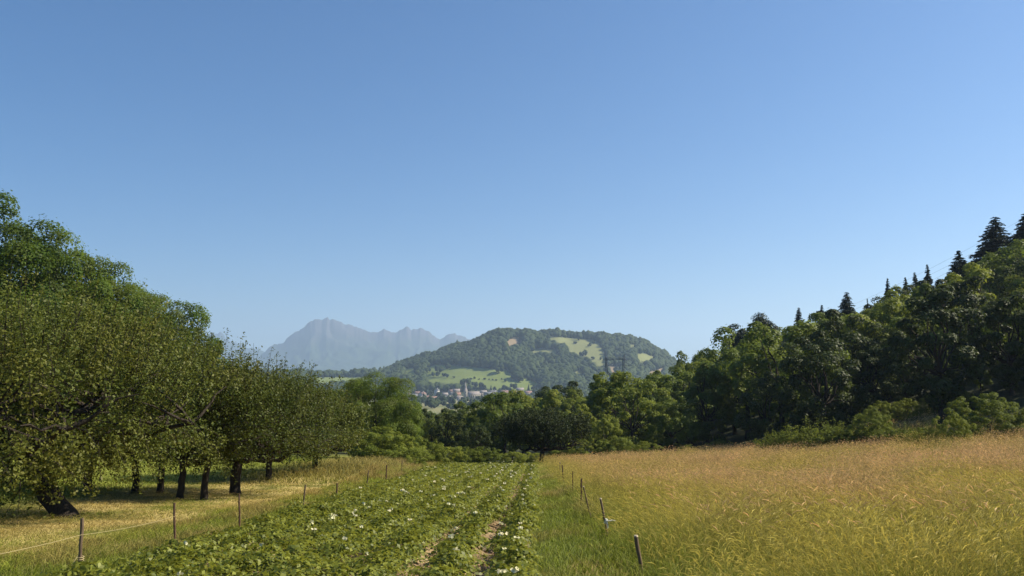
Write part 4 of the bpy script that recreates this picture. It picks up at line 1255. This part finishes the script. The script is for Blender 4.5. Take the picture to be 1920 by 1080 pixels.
# stems are hidden in the foliage; flower clusters stand above it
fp = []
for s in range(3):
    rs = np.random.RandomState(700 + s); root = thing('potato_flower', 'flower', 'flower')
    g = Geo(); tube(g, [(0, 0, -0.16), (0.005, 0, 0)], 0.004, 4)
    g.obj('stem', M['potato'], root)
    g = Geo()
    for c in range(5):
        c0 = rs.normal(size=3) * np.array([0.022, 0.022, 0.012]) + (0, 0, 0.01)
        nrm = unit(rs.normal(size=3) * 0.6 + np.array([0, 0, 0.8]))
        u_ = unit(np.cross(nrm, [0.3, 1, 0.2])); v_ = np.cross(nrm, u_)
        for q in range(5):
            an = q * 2 * PI / 5
            dd = u_ * math.cos(an) + v_ * math.sin(an); ee = np.cross(nrm, dd)
            V = [c0, c0 + dd * 0.013 - ee * 0.012 + nrm * 0.002, c0 + dd * 0.024 + nrm * 0.003, c0 + dd * 0.013 + ee * 0.012 + nrm * 0.002]
            g.add(V, [(0, 1, 2, 3)], v=rs.rand())
    g.obj('petals', M['petal'], root); fp.append(root)
ROWN = ['first', 'second', 'third', 'fourth', 'fifth', 'sixth', 'seventh', 'eighth', 'ninth', 'tenth']
frs2 = np.random.RandomState(8)
for i, (k, x, d, z) in enumerate(fl):
    s = frs2.uniform(0.65, 1.15) * (1.0 if d < 20 else 1.3)
    zone = 'close to the camera' if d < 14 else ('in mid field' if d < 26 else 'far down the field')
    dup(fp[i % 3], 'potato_flower', (x, d, z), frs2.uniform(0, 6), (s, s, s), 'white flower cluster on the %s potato row from right, %s' % (ROWN[k], zone), 'flower', 'white potato flower clusters')
for s in fp: discard(s)

# ------------------------------------------------------------------ grasses
def scatter(n, dmin, dmax, xfun, rs, power=1.6):
    """points thinning out with distance; xfun(d) -> (xmin, xmax)"""
    u = rs.rand(n)
    e = 2 - power
    d = (dmin ** e + u * (dmax ** e - dmin ** e)) ** (1 / e)
    a, b = xfun(d)
    x = a + (b - a) * rs.rand(n)
    return x, d
def base(x, y): return np.stack([x, y, ground_z(x, y) - 0.02], 1)
gr = np.random.RandomState(41)
def lod(d, w): return w * np.maximum(1.0, d / 16.0) ** 0.85
# dry meadow on the right
def meadow_x(d): return 1.5 + 0.01 * d, np.minimum(0.70 * d + 2.0, 60.0)
n = 330000
x, d = scatter(n, 7.0, 76, meadow_x, gr, 1.35)
keep = (((x - 23.2) / 2.0) ** 2 + ((d - 57) / 1.8) ** 2 > 1) & ((x - 1.5) > gr.rand(n) ** 2 * 1.3) & ~((x > 0.50 * d) & (d > 54)) & ~((d > 66) & (x > 19)) 
x, d = x[keep], d[keep]; n = len(x)
patch = fbm(x / 3.5, d / 5.0, 3, 61); patch2 = fbm(x / 1.2, d / 1.2, 2, 71)
dry = np.clip(sstep(8, 34, d) * 0.75 + (patch - 0.5) * 2.6 + 0.12 * gr.normal(size=n), 0, 1) * sstep(1.5, 4.6, x - 0.9 * sstep(30, 12, d))
hg = (0.40 + 0.46 * gr.rand(n)) * (0.45 + 1.1 * patch2) * sstep(1.0, 3.2, x + 0.6)
hg = np.maximum(hg, 0.22)
wind = fbm(x / 2.2, d / 2.2, 2, 81) * 2 * PI * 1.4
ln = hg[:, None] * (np.stack([np.cos(wind), 0.5 * np.sin(wind)], 1) * 0.35 + gr.normal(size=(n, 2)) * 0.28)
g = Geo()
P = base(x, d)
isleaf = gr.rand(n) < 0.5
clump = 0.5 + 1.0 * fbm(x / 0.5, d / 0.5, 2, 63)
il = np.where(isleaf)[0]; ih = np.where(~isleaf)[0]
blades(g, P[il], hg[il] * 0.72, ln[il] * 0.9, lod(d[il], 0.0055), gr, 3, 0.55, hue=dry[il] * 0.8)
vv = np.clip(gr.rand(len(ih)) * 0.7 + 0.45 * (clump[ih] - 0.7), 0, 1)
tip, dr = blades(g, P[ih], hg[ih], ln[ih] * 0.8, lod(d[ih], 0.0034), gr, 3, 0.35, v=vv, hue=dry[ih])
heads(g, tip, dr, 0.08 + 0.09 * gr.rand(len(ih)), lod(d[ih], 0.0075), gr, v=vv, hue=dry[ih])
o = g.obj('meadow_grass', M['grass'])
tag(o, 'tall dry golden meadow grass with ripe seed heads', 'grass', kind='stuff')
# a few long arching stalks in front
g = Geo(); n = 1000
x, d = scatter(n, 8.5, 24, lambda d: (2.2 + 0 * d, 0.66 * d), gr, 1.2)
hg = 0.75 + 0.35 * gr.rand(n); an = gr.choice([0.15, 2.9], n, p=[.35, .65]) + gr.normal(size=n) * 0.9
ln = np.stack([np.cos(an), np.sin(an) * 0.6], 1) * (hg * gr.uniform(0.15, 0.5, n))[:, None]
tip, dr = blades(g, base(x, d), hg, ln, 0.005, gr, 5, 0.5, v=gr.rand(n), hue=0.7)
heads(g, tip, dr, 0.15, 0.012, gr, v=gr.rand(n), hue=0.9)
o = g.obj('arching_stalks', M['grass']); tag(o, 'long arching straw stalks bending over the near meadow', 'grass', kind='stuff')
# green strip between the crop and the meadow
g = Geo(); n = 60000
x, d = scatter(n, 7.5, 74, lambda d: (0.16 + FUR * (d - 10), 2.7 + 0.015 * d), gr, 1.6)
pt = fbm(x / 0.9, d / 1.5, 3, 91)
hg = (0.13 + 0.22 * gr.rand(n)) * (0.6 + 0.9 * sstep(0.8, 2.2, x)) * (0.6 + 0.8 * pt)
ln = gr.normal(size=(n, 2)) * (hg * 0.45)[:, None]
blades(g, base(x, d), hg, ln, lod(d, 0.009), gr, 3, 0.8, hue=np.clip((pt - 0.52) * 3 + 0.1 * gr.normal(size=n), 0, 0.8))
# left verge
n = 62000
x, d = scatter(n, 8.0, 72, lambda d: (-7.2 + 0 * d, -4.45 - 0.004 * d), gr, 1.6)
pt = fbm(x / 0.9, d / 1.5, 3, 95)
tall = sstep(34, 46, d) * sstep(-4.9, -6.0, x)
hg = (0.10 + 0.16 * gr.rand(n)) * (0.6 + 0.8 * pt) + tall * 0.55 * gr.rand(n)
ln = gr.normal(size=(n, 2)) * (hg * 0.45)[:, None]
blades(g, base(x, d), hg, ln, lod(d, 0.009), gr, 3, 0.8, hue=np.clip((pt - 0.45) * 3 + sstep(-6.0, -7.4, x) * 0.5 * sstep(11, 14, d) + tall * 0.3, 0, 1))
# under and behind the orchard
n = 90000
x, d = scatter(n, 11, 72, lambda d: (np.maximum(-0.72 * d, -42), -6.6 + 0 * d), gr, 1.5)
pt = fbm(x / 1.8, d / 2.5, 3, 97)
cut = sstep(-15, -12, x) * (1 - sstep(31, 38, d))
tall = sstep(33, 40, d) * sstep(-14, -10, x)
hg = (0.05 + 0.10 * gr.rand(n)) + (1 - cut) * 0.16 * gr.rand(n) + tall * 0.5 * gr.rand(n)
ln = gr.normal(size=(n, 2)) * (hg * (0.5 + 0.7 * cut))[:, None]
blades(g, base(x, d), hg, ln, lod(d, 0.010), gr, 3, 0.8, hue=np.clip((pt - 0.44) * 3.6 * cut * sstep(10.5, 14, d) + 0.2 * cut * sstep(11, 14, d) + tall * 0.75 + 0.08, 0, 1))
o = g.obj('green_grass', M['green_grass'])
tag(o, 'short green and straw coloured grass along the crop and under the orchard', 'grass', kind='stuff')
# cut hay lying flat
g = Geo(); n = 26000
x, d = scatter(n, 11, 34, lambda d: (-13.5 + 0 * d, -5.9 + 0 * d), gr, 1.3)
pt = fbm(x / 1.3, d / 0.9, 3, 55)
k = pt > 0.47
x, d = x[k], d[k]; n = len(x)
an = gr.uniform(0, 2 * PI, n); L_ = gr.uniform(0.10, 0.30, n)
ln = np.stack([np.cos(an), np.sin(an)], 1) * L_[:, None]
P = base(x, d); P[:, 2] += 0.03 + 0.05 * gr.rand(n)
blades(g, P, 0.02 + 0.05 * gr.rand(n), ln, lod(d, 0.008), gr, 3, 0.5, v=0.4 + 0.6 * gr.rand(n), hue=1.0)
o = g.obj('cut_hay', M['green_grass']); tag(o, 'pale cut hay lying in swaths under the apple trees', 'hay', kind='stuff')
# soil clods in the furrows
g = Geo(); n = 2600
k = gr.choice([0, 1, 2], n, p=[0.5, 0.35, 0.15]); d = gr.uniform(8, 42, n)
x = row_x(0, d) - 0.375 - 0.75 * k + gr.normal(size=n) * 0.10
IV, IF = ico(1)
s_ = gr.uniform(0.012, 0.042, n)
blobs(g, np.stack([x, d, ground_z(x, d) + s_ * 0.3], 1), s_, s_ * 0.7, gr)
M['clod'] = plainmat('dry_soil', (0.24, 0.155, 0.09), (0.38, 0.27, 0.16), 12, 0.95, 0.3)
o = g.obj('soil_clods', M['clod']); tag(o, 'dry brown clods of earth in the bare furrows', 'soil', kind='stuff')
# dark seeding docks in the meadow
dk = []
for i, (px, top, d, lean_, lab) in enumerate(((1462, 978, 11.5, 0.05, 'dark upright seeding stalk in the near middle of the meadow'), (1425, 978, 12.5, -0.25, 'dark leaning seeding stalk left of the upright one'),
                                       (1470, 985, 11.0, 0.1, 'second dark stalk close to the upright one'))):
    x, y, zt = at(px, top, d); z = gz(x, y); h = zt - z
    r = thing('dock_plant', lab, 'plant', (x, y, z), 0, 'dark seeding stalks in the meadow')
    rs = np.random.RandomState(800 + i)
    g = Geo(); q = curve_pts((-lean_, 0, 0), (0, 0, h), (0, 0, 0), 6, rs, 0.008); tube(g, q, np.linspace(0.006, 0.003, 6), 5); g.obj('stem', M['rust'], r)
    g = Geo(); m_ = 90
    t_ = rs.uniform(0.45, 1, m_)
    P = np.array([np.interp(t_, np.linspace(0, 1, 6), q[:, c]) for c in range(3)]).T + rs.normal(size=(m_, 3)) * 0.012
    leaf_quads(g, P, rs.normal(size=(m_, 3)), 0.022, rs, 0.7); g.obj('seed_head', M['rust'], r)
print('objects', len(bpy.data.objects))
